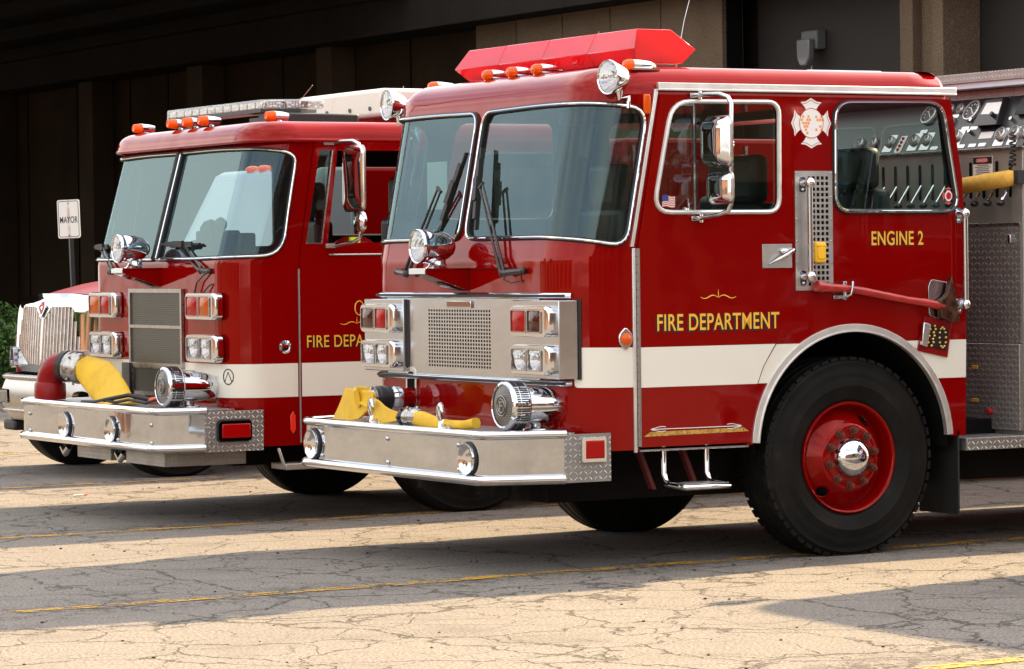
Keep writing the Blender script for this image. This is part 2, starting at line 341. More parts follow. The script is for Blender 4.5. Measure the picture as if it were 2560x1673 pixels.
# ------------------------------------------------------------------ mesh helpers
def V3(*a): return Vector(a)
class MB:
    def __init__(s): s.v = []; s.f = []; s.m = []; s.n = {}
    def add(s, vs, fs, m=0, ns=None):
        k = len(s.v); s.v += [Vector(p) for p in vs]
        for f in fs: s.f.append([i+k for i in f]); s.m.append(m)
        if ns:
            for i, q in enumerate(ns):
                if q is not None: s.n[k+i] = q
        return s
    def box(s, x0, x1, y0, y1, z0, z1, m=0):
        return s.add([(x0,y0,z0),(x1,y0,z0),(x1,y1,z0),(x0,y1,z0),(x0,y0,z1),(x1,y0,z1),(x1,y1,z1),(x0,y1,z1)],
            [(0,3,2,1),(4,5,6,7),(0,1,5,4),(1,2,6,5),(2,3,7,6),(3,0,4,7)], m)
    def obox(s, c, ax, ay, az, m=0):
        c = Vector(c); ax, ay, az = Vector(ax), Vector(ay), Vector(az); p = []
        for k in (-1, 1):
            for (i, j) in ((-1,-1),(1,-1),(1,1),(-1,1)): p.append(c+ax*i+ay*j+az*k)
        return s.add(p, [(0,3,2,1),(4,5,6,7),(0,1,5,4),(1,2,6,5),(2,3,7,6),(3,0,4,7)], m)
    def lathe(s, prof, org, axis, n=24, m=0, ref=None, caps=True, arc=None):
        org = Vector(org); A = Vector(axis).normalized()
        r = Vector(ref) if ref else (Vector((0,0,1)) if abs(A.z) < 0.9 else Vector((1,0,0)))
        X = (r-A*r.dot(A)).normalized(); Y = A.cross(X)
        vs = []; fs = []
        for (rr, h) in prof:
            for i in range(n):
                t = 2*pi*i/n; vs.append(org+A*h+(X*cos(t)+Y*sin(t))*rr)
        for j in range(len(prof)-1):
            for i in range(n):
                i2 = (i+1) % n; fs.append((j*n+i, j*n+i2, (j+1)*n+i2, (j+1)*n+i))
        if caps:
            if prof[0][0] > 1e-6: fs.append(tuple(reversed(range(n))))
            if prof[-1][0] > 1e-6: fs.append(tuple(range((len(prof)-1)*n, len(prof)*n)))
        return s.add(vs, fs, m)
    def cyl(s, p0, p1, r0, r1=None, n=16, m=0):
        p0, p1 = Vector(p0), Vector(p1); L = (p1-p0).length
        return s.lathe([(r0, 0), (r1 if r1 is not None else r0, L)], p0, p1-p0, n, m)
    def tube(s, pts, r, n=8, closed=False, m=0, flat=1.0, up=None):
        P = [Vector(p) for p in pts]; N = len(P); vs = []; fs = []
        up = Vector(up) if up else None; prevX = None
        R_ = r if isinstance(r, (list, tuple)) else [r]*N
        for i in range(N):
            a = P[i-1] if (i > 0 or closed) else P[i]; b = P[(i+1) % N] if (i < N-1 or closed) else P[i]
            T = (b-a).normalized()
            if up is not None: X = (up-T*up.dot(T))
            elif prevX is None:
                q = Vector((0,0,1)) if abs(T.z) < 0.9 else Vector((1,0,0)); X = q-T*q.dot(T)
            else: X = prevX-T*prevX.dot(T)
            X.normalize(); prevX = X; Y = T.cross(X)
            k = 1.0
            if 0 < i < N-1 or closed:
                d1 = (P[i]-a).normalized(); d2 = (b-P[i]).normalized(); c_ = max(0.5, (d1+d2).length/2); k = 1/c_
            for j in range(n):
                t = 2*pi*j/n; vs.append(P[i]+X*cos(t)*R_[i]*flat+Y*sin(t)*R_[i]*min(k, 1.3))
        M = N if closed else N-1
        for i in range(M):
            for j in range(n):
                a = i*n+j; b = i*n+(j+1) % n; c = ((i+1) % N)*n+(j+1) % n; d = ((i+1) % N)*n+j
                fs.append((a, b, c, d))
        if not closed: fs.append(tuple(reversed(range(n)))); fs.append(tuple(range((N-1)*n, N*n)))
        return s.add(vs, fs, m)
    def prism(s, poly, fn, d0, d1, m=0):
        n = len(poly); vs = [fn(u, v, d0) for u, v in poly]+[fn(u, v, d1) for u, v in poly]
        fs = [tuple(range(n)), tuple(reversed(range(n, 2*n)))]+[(i, i+n, (i+1) % n+n, (i+1) % n) for i in range(n)]
        return s.add(vs, fs, m)
    def sphere(s, c, r, n=12, m=0, sc=(1,1,1)):
        c = Vector(c); vs = []; fs = []; h = n//2
        for j in range(h+1):
            ph = pi*j/h
            for i in range(n):
                t = 2*pi*i/n; vs.append(c+Vector((sin(ph)*cos(t)*sc[0], sin(ph)*sin(t)*sc[1], cos(ph)*sc[2]))*r)
        for j in range(h):
            for i in range(n): fs.append((j*n+i, (j+1)*n+i, (j+1)*n+(i+1) % n, j*n+(i+1) % n))
        return s.add(vs, fs, m)
    def panel(s, outer, holes, fn, thick=0.0, grid=0.0, m=0, mrim=None, normals=False, back=True):
        """polygon with holes, triangulated in (u,v) and carried by fn(u,v,depth)"""
        pts = []; edges = []; loops = [outer]+list(holes)
        for lp in loops:
            k = len(pts); pts += [Vector(p) for p in lp]; n = len(lp)
            edges += [(k+i, k+(i+1) % n) for i in range(n)]
        def inside(p, lp):
            c = False; j = len(lp)-1
            for i in range(len(lp)):
                xi, yi = lp[i]; xj, yj = lp[j]
                if (yi > p[1]) != (yj > p[1]) and p[0] < (xj-xi)*(p[1]-yi)/(yj-yi)+xi: c = not c
                j = i
            return c
        if grid:
            us = [p[0] for p in outer]; vs_ = [p[1] for p in outer]
            nu = int((max(us)-min(us))/grid)+1; nv = int((max(vs_)-min(vs_))/grid)+1
            for i in range(1, nu):
                for j in range(1, nv):
                    q = (min(us)+(max(us)-min(us))*i/nu, min(vs_)+(max(vs_)-min(vs_))*j/nv)
                    if inside(q, outer) and not any(inside(q, h) for h in holes): pts.append(Vector(q))
        res = geometry.delaunay_2d_cdt(pts, edges, [], 0, 1e-5)
        ov, of = res[0], res[2]; fr = []
        for f in of:
            c = sum((ov[i] for i in f), Vector((0, 0)))/len(f)
            if inside(c, outer) and not any(inside(c, h) for h in holes): fr.append(list(f))
        def nrm(u, v):
            e = 1e-3; a = fn(u+e, v, 0)-fn(u-e, v, 0); b = fn(u, v+e, 0)-fn(u, v-e, 0)
            q = a.cross(b).normalized(); o = fn(u, v, 0)-fn(u, v, 0.01)
            return q if q.dot(o) > 0 else -q
        def put(d, flip, mm):
            vs = [fn(p[0], p[1], d) for p in ov]; F = []
            for f in fr:
                a, b, c = vs[f[0]], vs[f[1]], vs[f[2]]; o = fn(ov[f[0]][0], ov[f[0]][1], 0)-fn(ov[f[0]][0], ov[f[0]][1], 0.01)
                g = (b-a).cross(c-a).dot(o) < 0
                F.append(tuple(reversed(f)) if g != flip else tuple(f))
            ns = None
            if normals: ns = [nrm(p[0], p[1])*(-1 if flip else 1) for p in ov]
            s.add(vs, F, mm, ns)
        put(0, False, m)
        if thick:
            if back: put(thick, True, m if mrim is None else mrim)
            for lp in loops:
                n = len(lp); vs = [fn(p[0], p[1], 0) for p in lp]+[fn(p[0], p[1], thick) for p in lp]
                s.add(vs, [(i, (i+1) % n, (i+1) % n+n, i+n) for i in range(n)], m if mrim is None else mrim)
        return s
    def build(s, name, mats, parent=None, bevel=0.0, ang=35, org=None, seg=2, solid=0.0):
        if org is not None:
            o_ = Vector(org); s.v = [p-o_ for p in s.v]
        me = bpy.data.meshes.new(name); me.from_pydata([tuple(p) for p in s.v], [], s.f)
        mats = mats if isinstance(mats, (list, tuple)) else [mats]
        for q in mats: me.materials.append(MAT[q] if isinstance(q, str) else q)
        me.polygons.foreach_set('material_index', s.m)
        uv = me.uv_layers.new(name='UVMap'); dat = [0.0]*(2*len(me.loops))
        vv = me.vertices
        for p in me.polygons:
            nx, ny, nz = abs(p.normal.x), abs(p.normal.y), abs(p.normal.z)
            ax = (1, 2) if nx >= ny and nx >= nz else ((0, 2) if ny >= nz else (0, 1))
            for li in p.loop_indices:
                co = vv[me.loops[li].vertex_index].co; dat[2*li] = co[ax[0]]; dat[2*li+1] = co[ax[1]]
        uv.data.foreach_set('uv', dat)
        for p in me.polygons: p.use_smooth = True
        me.set_sharp_from_angle(angle=radians(ang))
        if s.n:
            ln = []
            for l in me.loops:
                q = s.n.get(l.vertex_index); ln.append(tuple(q) if q is not None else (0, 0, 0))
            me.normals_split_custom_set(ln)
        me.validate(); me.update()
        o = bpy.data.objects.new(name, me); SC.collection.objects.link(o)
        if parent: o.parent = parent
        if org is not None and parent is None: o.location = org
        if bevel:
            b = o.modifiers.new('bevel', 'BEVEL'); b.width = bevel; b.segments = seg; b.limit_method = 'ANGLE'; b.angle_limit = radians(40)
            b.harden_normals = False
        return o
def tag(o, label=None, cat=None, group=None, kind=None):
    if label: o['label'] = label
    if cat: o['category'] = cat
    if group: o['group'] = group
    if kind: o['kind'] = kind
    return o
def empty(name, loc, label, cat, group=None):
    o = bpy.data.objects.new(name, None); o.location = loc; o.empty_display_size = 0.2
    SC.collection.objects.link(o); return tag(o, label, cat, group)
def rpoly(pts, rad, n=5):
    """round the corners of a polygon"""
    out = []; N = len(pts)
    for i in range(N):
        r = rad[i] if isinstance(rad, (list, tuple)) else rad
        p = Vector(pts[i]); a = Vector(pts[i-1]); b = Vector(pts[(i+1) % N])
        if r <= 0: out.append(tuple(p)); continue
        da = (a-p).normalized(); db = (b-p).normalized()
        r_ = min(r, (a-p).length*0.48, (b-p).length*0.48)
        p0 = p+da*r_; p1 = p+db*r_
        for k in range(n+1):
            t = k/n; q = p0*(1-t)**2+p*2*t*(1-t)+p1*t*t; out.append(tuple(q))
    return out
def dens(lp, step=0.06):
    out = []
    for i in range(len(lp)):
        a = Vector(lp[i]); b = Vector(lp[(i+1) % len(lp)]); n = max(1, int((b-a).length/step))
        for k in range(n): out.append(tuple(a+(b-a)*k/n))
    return out
def rect(x0, x1, z0, z1): return [(x0, z0), (x1, z0), (x1, z1), (x0, z1)]
def circ(cx, cy, r, n=24, r2=None): return [(cx+r*cos(2*pi*i/n), cy+(r2 or r)*sin(2*pi*i/n)) for i in range(n)]
def text(name, body, x0, x1, z0, z1, fn, mat, parent, off=0.0, ext=0.0006, shear=0.0):
    cu = bpy.data.curves.new('t', 'FONT'); cu.body = body; cu.offset = off; cu.extrude = 0; cu.size = 1; cu.space_character = 1.05
    to = bpy.data.objects.new('t', cu); SC.collection.objects.link(to)
    bpy.context.view_layer.update()
    me = bpy.data.meshes.new_from_object(to)
    vs = [tuple(v.co) for v in me.vertices]; fs = [tuple(p.vertices) for p in me.polygons]
    bpy.data.objects.remove(to); bpy.data.curves.remove(cu); bpy.data.meshes.remove(me)
    ax0 = min(v[0] for v in vs); ax1 = max(v[0] for v in vs); ay0 = min(v[1] for v in vs); ay1 = max(v[1] for v in vs)
    m = MB(); pts = []
    for v in vs:
        u = x0+(v[0]-ax0)/(ax1-ax0)*(x1-x0); t = z0+(v[1]-ay0)/(ay1-ay0)*(z1-z0)
        pts.append(fn(u, t))
    m.add(pts, fs); return m.build(name, mat, parent)

# ------------------------------------------------------------------ cab shell surface
class Cab:
    def __init__(s, W, xf, rc, z0, k, zside, rear):
        s.W, s.xf, s.rc, s.z0, s.k, s.rear = W, xf, rc, z0, k, rear
        s.La = rc*pi/2; s.F = W-2*rc; s.xc = xf+rc; s.L = 2*s.La+s.F; s.sc = s.L/2
    def rk(s, z): return s.k*max(0.0, z-s.z0)
    def S(s, u, z, d=0.0):
        rc = s.rc; rx = s.rk(z)
        if u <= 0: return V3(s.xc-u+rx, d, z)
        if u < s.La:
            t = u/rc; r = rc-d; return V3(s.xc-r*sin(t)+rx, rc-r*cos(t), z)
        if u < s.La+s.F: return V3(s.xf+d+rx, rc+(u-s.La), z)
        if u < s.L:
            t = (u-s.La-s.F)/rc; r = rc-d; return V3(s.xc-r*cos(t)+rx, s.W-rc+r*sin(t), z)
        return V3(s.xc+(u-s.L)+rx, s.W-d, z)
def side(y=0.0, sg=1): return lambda u, v, d=0.0: V3(u, y+sg*d, v)

def gasket(lp, fn, parent, rb=0.014, rc=0.006, name='window_gasket', chrome='chrome', inset=0.012):
    m = MB(); P = dens(lp, 0.05)
    m.tube([fn(u, v, -0.004) for u, v in P], rb, 8, True, 0, 0.8)
    cx = sum(p[0] for p in P)/len(P); cz = sum(p[1] for p in P)/len(P)
    m.tube([fn(u, v, -0.004-rb*0.75) for u, v in P], rc, 6, True, 1)
    return m.build(name, ['black_rubber', chrome], parent)

def roof(cab, zt, h, rs, rf, xr, mat, parent, name='roof', lip=0.0, n=8):
    """pillow roof over the cab outline at height zt"""
    ring = []   # (pos, normal, inset)
    zt0 = zt
    N = 46
    ux0 = -(xr-cab.xc-cab.rk(zt)-0.06)
    us = [ux0*(1-i/10) for i in range(10)]+[cab.L*i/N for i in range(N+1)]+[cab.L-ux0*(i/10) for i in range(1, 11)]
    for u in us:
        p = cab.S(u, zt, 0); q = cab.S(u, zt, 0.01); nn = (p-q).normalized()
        f = 1 if cab.La*0.5 < u < cab.L-cab.La*0.5 else (max(0, min(1, 0.5+u/cab.La)) if u < cab.L/2 else max(0, min(1, 0.5+(cab.L-u)/cab.La)))
        f = f*f*(3-2*f); ring.append((p+nn*lip*f, nn, rs+(rf-rs)*f))
    W = cab.W
    for k in range(5):
        t = pi/2*k/4; ring.append((V3(xr-0.06+0.06*sin(t), W-0.06+0.06*cos(t), zt), V3(sin(t), cos(t), 0), rs))
    for k in range(5):
        t = pi/2*k/4; ring.append((V3(xr-0.06+0.06*cos(t), 0.06-0.06*sin(t), zt), V3(cos(t), -sin(t), 0), rs))
    m = MB(); vs = []; fs = []; K = len(ring)
    for j in range(n+1):
        t = pi/2*j/n
        for p, nn, r in ring:
            q = p-nn*r*(1-cos(t)); vs.append(V3(q.x, q.y, zt+h*sin(t)))
    for j in range(n):
        for i in range(K): fs.append((j*K+i, (j+1)*K+i, (j+1)*K+(i+1) % K, j*K+(i+1) % K))
    cx = (cab.xf+xr)/2+0.2
    c = len(vs); vs.append(V3(cx, W/2, zt+h+0.012))
    for i in range(K): fs.append((n*K+i, c, n*K+(i+1) % K))
    fs.append(tuple(range(K)))
    m.add(vs, fs); return m.build(name, mat, parent, ang=60)

# ================================================================== shared truck parts
def wheel(root, x, yo, zc, R=0.535, inward=1, label=None, rimcol='red_paint', detail=True):
    """wheel whose outer face is at y=yo; inward=+1 when the truck lies towards +y"""
    A = V3(0, -inward, 0); O = V3(x, yo, zc)
    e = bpy.data.objects.new('wheel', None); SC.collection.objects.link(e); e.parent = root; e.empty_display_size = 0.1
    T = MB(); w_ = 0.29
    prof = [(0.30, -0.27), (0.40, -0.29), (R-0.05, -0.285), (R-0.012, -0.27), (R, -0.24)]
    for g in (-0.215, -0.145, -0.075): prof += [(R, g-0.008), (R-0.014, g-0.006), (R-0.014, g+0.006), (R, g+0.008)]
    prof += [(R, -0.045), (R-0.006, -0.028), (R-0.026, -0.014), (R-0.032, -0.010), (R-0.034, -0.006), (R-0.038, -0.008), (R-0.07, -0.001), (R-0.10, 0.004), (R-0.108, 0.002), (R-0.115, 0.005),
             (R-0.15, 0.004), (R-0.155, 0.006), (R-0.16, 0.003), (0.335, -0.008), (0.312, -0.022), (0.30, -0.035)]
    T.lathe(prof, O, A, 72, caps=False)
    nl = 54
    for i in range(nl if detail else 0):
        t = 2*pi*i/nl; c, s_ = cos(t), sin(t); rad = V3(c, 0, s_); tan = V3(-s_, 0, c)
        T.obox(O+rad*(R-0.008)-A*0.030, tan*0.022, A*0.016, rad*0.010)
        T.obox(O+rad*(R-0.003)-A*0.255, tan*0.022, A*0.016, rad*0.006)
    T.build('tyre', 'tyre', e, ang=50)
    m = MB()
    m.lathe([(0.305, -0.030), (0.309, -0.016), (0.303, -0.008), (0.292, -0.012), (0.286, -0.030), (0.281, -0.085), (0.274, -0.106), (0.266, -0.104),
             (0.190, -0.012), (0.180, -0.003), (0.170, 0.001), (0.150, 0.002), (0.085, 0.002), (0.0, 0.002)], O, A, 64, caps=False)
    rim = m.build('rim', rimcol, e, ang=60)
    if detail:
        for t0 in (radians(56), radians(231)):
            m = MB(); vs = []; fs = []
            for ring in range(2):
                for i in range(20):
                    t = 2*pi*i/20; rr = 0.236+0.025*cos(t)*(1 if ring == 0 else 0.86); ta = t0+0.17*sin(t)*(1 if ring == 0 else 0.86)
                    hh = -0.0677+(0.236-rr)*1.21+(0.008 if ring == 0 else 0.003)
                    vs.append(O+V3(cos(ta), 0, sin(ta))*rr+A*hh)
            for i in range(20): fs.append((i, (i+1) % 20, 20+(i+1) % 20, 20+i))
            fs.append(tuple(range(20, 40))); m.add(vs, fs[:-1], 0); m.add(vs, [fs[-1]], 1)
            m.build('hand_hole', [rimcol, 'dark_void'], e)
        for i in range(10):
            t = 2*pi*(i+0.35)/10; c = O+V3(cos(t), 0, sin(t))*0.150; m = MB()
            m.cyl(c+A*0.0, c+A*0.012, 0.025, 0.024, 12); m.cyl(c+A*0.010, c+A*0.034, 0.0195, 0.018, 6); m.cyl(c+A*0.032, c+A*0.046, 0.010, 0.009, 8)
            m.build('lug_nut', 'nut_steel', e, ang=30)
    m = MB(); m.lathe([(0.113, 0.0), (0.113, 0.012), (0.107, 0.032), (0.092, 0.053), (0.068, 0.070), (0.036, 0.081), (0.0, 0.084)], O, A, 40, caps=False)
    m.build('hub_cap', 'chrome', e, ang=70)
    return e

def bumper(root, path, ztop, zbot, xback, horns, bolts, plate, light, zdeck=None, hornz=None, boltz=None, deckmat='diamond_plate', lightstyle=0):
    """path: plan points from the near corner over the front to the far corner"""
    xf = min(p[0] for p in path)
    b = MB(); n = len(path); vs = []; fs = []
    z0, z1 = zbot+0.022, ztop-0.030
    for (x, y) in path: vs += [V3(x, y, z0), V3(x, y, z1)]
    for i in range(n-1): fs.append((2*i, 2*i+2, 2*i+3, 2*i+1))
    b.add(vs, fs)
    o = b.build('bumper', 'polished_bumper', root, ang=50)
    m = MB(); m.tube([(x+0.004, y, ztop-0.016) for x, y in path], 0.024, 12); m.build('bumper_rail', 'chrome', o)
    m = MB(); m.tube([(x-0.004, y, zbot+0.012) for x, y in path], 0.027, 12); m.build('bumper_rail', 'chrome', o)
    # deck
    m = MB(); poly = list(path)+[(xback, path[-1][1]), (xback, path[0][1])]
    m.prism(poly, lambda u, v, d: V3(u, v, ztop-0.010-d), 0, 0.008); m.build('bumper_deck', deckmat, o)
    m = MB(); m.prism(poly, lambda u, v, d: V3(u+0.01, v, zbot+0.03-d), 0, 0.008); m.build('bumper_underside', 'underbody', o)
    # side plates
    px0, px1, py, pz0, pz1 = plate
    W2 = path[0][1]+path[-1][1]
    for yy, sg in ((py, -1), (W2-py, 1)):
        m = MB(); m.box(px0, px1, min(yy, yy-sg*0.006), max(yy, yy-sg*0.006), pz0, pz1)
        p = m.build('side_plate', 'diamond_plate', o, bevel=0.0015)
        if sg < 0:
            lx0, lx1, lz0, lz1 = light; m = MB()
            pts = rpoly(rect(lx0, lx1, lz0, lz1), 0.012 if lightstyle == 0 else 0.03)
            hole = rpoly(rect(lx0+0.022, lx1-0.010, lz0+0.018, lz1-0.018), 0.006)
            m.panel(pts, [hole], lambda u, v, d: V3(u, yy-0.022+d, v), 0.022)
            f = m.build('marker_bezel', 'chrome', p, bevel=0.004)
            m = MB(); m.box(lx0+0.021, lx1-0.009, yy-0.026, yy-0.002, lz0+0.017, lz1-0.017); m.build('marker_lens', 'red_lens', p, bevel=0.008)
            if lightstyle:
                m = MB(); m.prism(rpoly(rect(lx0-0.007, lx1+0.006, lz0-0.008, lz1+0.008), 0.03), lambda u, v, d: V3(u, yy-0.002-d, v), 0, 0.006); m.build('marker_gasket', 'black_rubber', p)
    hz = hornz
    for y in horns:
        m = MB(); hx = path_x(path, y)
        m.lathe([(0.078, 0.0), (0.084, 0.012), (0.081, 0.022), (0.076, 0.021), (0.064, 0.013), (0.044, 0.006), (0.020, 0.003), (0.0, 0.0028)], (hx-0.004, y, hz), (-1, 0, 0), 36, 0, caps=False)
        h = m.build('air_horn', 'chrome', o, ang=60)
        m = MB(); m.tube([(hx-0.004, y+0.084*cos(t), hz+0.084*sin(t)) for t in [2*pi*i/28 for i in range(28)]], 0.008, 6, True); m.build('horn_gasket', 'black_rubber', h)
    for y in bolts:
        for z in boltz:
            m = MB(); hx = path_x(path, y)
            m.lathe([(0.015, 0), (0.014, 0.004), (0.009, 0.009), (0, 0.011)], (hx-0.001, y, z), (-1, 0, 0), 12, caps=False); m.build('bolt', 'chrome_dull', o)
    return o
def path_x(path, y):
    for (a, b) in zip(path[:-1], path[1:]):
        if min(a[1], b[1]) <= y <= max(a[1], b[1]) and a[1] != b[1]:
            return a[0]+(b[0]-a[0])*(y-a[1])/(b[1]-a[1])
    return min(p[0] for p in path)

def lamp_cluster(root, yc, z0, z1, xf, w_, depth, mats, parent=None, bracket_dark=True):
    h = z1-z0; y0, y1 = yc-w_/2, yc+w_/2
    fn = lambda u, v, d: V3(xf+d, u, v)
    m = MB(); lens = []
    mid = (y0+y1)/2+0.018
    a = (y0+0.070, mid-0.004); b = (mid+0.004, y1-0.014)
    # housing: stepped, rounded, projecting
    out = rpoly(rect(y0, y1, z0, z1), 0.045, 6); inn = rpoly(rect(y0+0.045, y1-0.006, z0+0.010, z1-0.010), 0.022, 6)
    N = len(out)
    prof = [(1.0, depth), (1.0, 0.022), (0.9, 0.008), (0.6, 0.0), (0.0, 0.0)]
    vs = []
    for t, d in prof:
        for p, q in zip(out, inn): vs.append(V3(xf+d, p[0]*t+q[0]*(1-t), p[1]*t+q[1]*(1-t)))
    fs = []
    for j in range(len(prof)-1):
        for i in range(N): fs.append((j*N+i, (j+1)*N+i, (j+1)*N+(i+1) % N, j*N+(i+1) % N))
    m.add(vs, fs)
    hl = [rpoly(rect(a[0], a[1], z0+0.019, z1-0.019), 0.01), rpoly(rect(b[0], b[1], z0+0.019, z1-0.019), 0.01)]
    m.panel(inn, hl, fn, 0.03, back=False)
    c = m.build('lamp_housing', 'chrome', root if parent is None else parent, ang=50)
    for (u0, u1), mt in zip((a, b), mats):
        m = MB(); q = MB()
        ring = rpoly(rect(u0+0.001, u1-0.001, z0+0.020, z1-0.020), 0.012); inn2 = rpoly(rect(u0+0.007, u1-0.007, z0+0.026, z1-0.026), 0.010)
        m.panel(ring, [inn2], lambda u, v, d: V3(xf-0.007+d, u, v), 0.014, m=1)
        uc, vc = (u0+u1)/2, (z0+z1)/2+0.001
        g = 6; vs = []; fs = []
        for j in range(g+1):
            for i in range(g+1):
                s, t = i/g*2-1, j/g*2-1
                vs.append(V3(xf-0.004-0.012*(1-s*s)*(1-t*t)+0.004, uc+s*((u1-u0)/2-0.006), vc+t*((z1-z0)/2-0.024)))
        for j in range(g):
            for i in range(g): k = j*(g+1)+i; fs.append((k, k+g+1, k+g+2, k+1))
        m.add(vs, fs, 0)
        if mt == 'clear_lens':   # reflector bowl behind
            m.lathe([(0.0, -0.05), (0.02, -0.045), (0.045, -0.02), (0.062, 0.0)], (xf+0.006, uc, vc), (-1, 0, 0), 20, 2, caps=False)
            m.box(xf+0.055, xf+0.058, u0, u1, z0+0.03, z1-0.03, 2)
        m.build('lamp_lens', [mt, 'chrome_dull', 'chrome'], c, ang=60)
    return c

def siren(root, x, y, z, foot, zdeck, sc=1.0):
    """round chrome siren: screened face, slotted ring, bullet body"""
    A = V3(-1, 0.0, 0.02).normalized(); O = V3(x, y, z)
    m = MB()
    m.lathe([(0.121*sc, 0.0), (0.128*sc, -0.006), (0.130*sc, -0.016), (0.130*sc, -0.095), (0.126*sc, -0.105), (0.112*sc, -0.110), (0.100*sc, -0.116), (0.099*sc, -0.18), (0.095*sc, -0.25), (0.083*sc, -0.32), (0.062*sc, -0.375), (0.034*sc, -0.405), (0, -0.415)], O, A, 48, caps=False)
    m.lathe([(0.121*sc, 0.0), (0.114*sc, 0.004), (0.108*sc, 0.0)], O, A, 48, caps=False)
    b = m.build('siren', 'chrome', root, ang=50)
    m = MB(); m.lathe([(0.110*sc, -0.004), (0.06*sc, 0.004), (0, 0.005)], O, A, 40, caps=False); m.build('siren_screen', 'siren_screen', b, ang=60)
    m = MB()
    for i in range(64):
        t = 2*pi*i/64
        if i % 8 == 7: continue
        rd = V3(0, cos(t), sin(t)); tn = V3(0, -sin(t), cos(t))
        m.obox(O+rd*(0.1305*sc)-A*0.070, tn*0.0038, A*0.024, rd*0.0012)
        m.obox(O+rd*(0.1305*sc)-A*0.030, tn*0.0038, A*0.010, rd*0.0012)
    m.build('siren_slots', 'black_satin', b)
    # emblem: ring, cross bars and the letter F
    m = MB()
    for rr in (0.052, 0.036): m.tube([(x-0.008, y+rr*sc*cos(t), z+rr*sc*sin(t)) for t in [2*pi*i/32 for i in range(32)]], 0.0035, 6, True)
    for t in (pi/2, 0, -pi/2, pi): m.obox((x-0.008, y+0.044*sc*cos(t), z+0.044*sc*sin(t)), (0.003, 0, 0), (0, 0.009*cos(t)+0.003*abs(sin(t)), 0.009*sin(t)), (0, 0.003*abs(sin(t)), 0.003*abs(cos(t))))
    f = m.build('siren_emblem', 'anodised', b)
    g = text('emblem_letter', 'F', -0.020*sc, 0.020*sc, -0.027*sc, 0.027*sc, lambda u, v: V3(x-0.0115, y-u, z+v), 'anodised', b, 0.02)
    # foot
    m = MB(); fx = foot
    m.lathe([(0.075, 0), (0.07, 0.012), (0.035, 0.022), (0.030, z-zdeck-0.07)], (fx, y, zdeck), (0, 0, 1), 20)
    m.build('siren_foot', 'chrome_dull', b, ang=50)
    return b

def prow_beacon(root, xw, yc, zt, xp, zc, rb):
    """pointed ledge on the cab nose that carries a bullet shaped lamp"""
    m = MB(); wd = 0.095; zb = zt-0.125; zf = zt-0.026
    for (y0, y1) in ((yc-wd, yc+wd),):
        vs = [(xw+0.02, y0, zt), (xw+0.02, y1, zt), (xp, y1, zt), (xp, y0, zt), (xw+0.02, y0, zb), (xw+0.02, y1, zb), (xp, y1, zf), (xp, y0, zf)]
        m.add(vs, [(0, 1, 2, 3), (4, 7, 6, 5), (0, 3, 7, 4), (1, 5, 6, 2), (2, 6, 7, 3), (0, 4, 5, 1)])
    m.box(xp-0.004, xw+0.01, yc-wd-0.006, yc+wd+0.006, zt, zt+0.008)
    p = m.build('lamp_ledge', 'red_paint', root, bevel=0.002)
    m = MB(); m.box(xp-0.010, xp-0.002, yc-wd, yc+wd, zf+0.002, zt+0.008); m.build('ledge_trim', 'chrome', p, bevel=0.002)
    m = MB()
    for i in range(6): xx = xw-0.03-i*0.02; zz = zb+(zf-zb)*((xw-xx)/(xw-xp)); m.box(xx-0.006, xx+0.006, yc-0.04, yc+0.04, zz-0.003, zz+0.001)
    m.build('ledge_louvre', 'black_satin', p)
    A = V3(-1, 0, 0); O = V3(xp+0.0, yc, zc)
    m = MB()
    m.lathe([(rb-0.012, 0.004), (rb-0.004, 0.010), (rb, 0.004), (rb, -0.02), (rb-0.003, -0.024), (rb-0.003, -0.03), (rb-0.001, -0.05), (rb-0.006, -0.12), (rb-0.022, -0.17), (rb-0.045, -0.205), (rb-0.07, -0.222), (0, -0.228)], O, A, 40, caps=False)
    b = m.build('nose_lamp', 'chrome', root, ang=50)
    m = MB(); m.lathe([(rb-0.012, 0.004), (rb-0.03, 0.010), (rb-0.07, 0.014), (0, 0.015)], O, A, 32, 0, caps=False)
    m.build('lamp_lens', 'clear_lens', b, ang=70)
    m = MB(); m.lathe([(0.0, -0.08), (0.03, -0.07), (0.06, -0.035), (rb-0.014, 0.0)], O, A, 32, 0, caps=False); m.build('reflector', 'chrome', b, ang=70)
    m = MB(); m.lathe([(0.075, 0), (0.055, 0.012), (0.045, 0.03), (0.05, zc-zt-rb+0.03)], (xp+0.12, yc, zt+0.008), (0, 0, 1), 20); m.build('lamp_foot', 'chrome', b, ang=50)

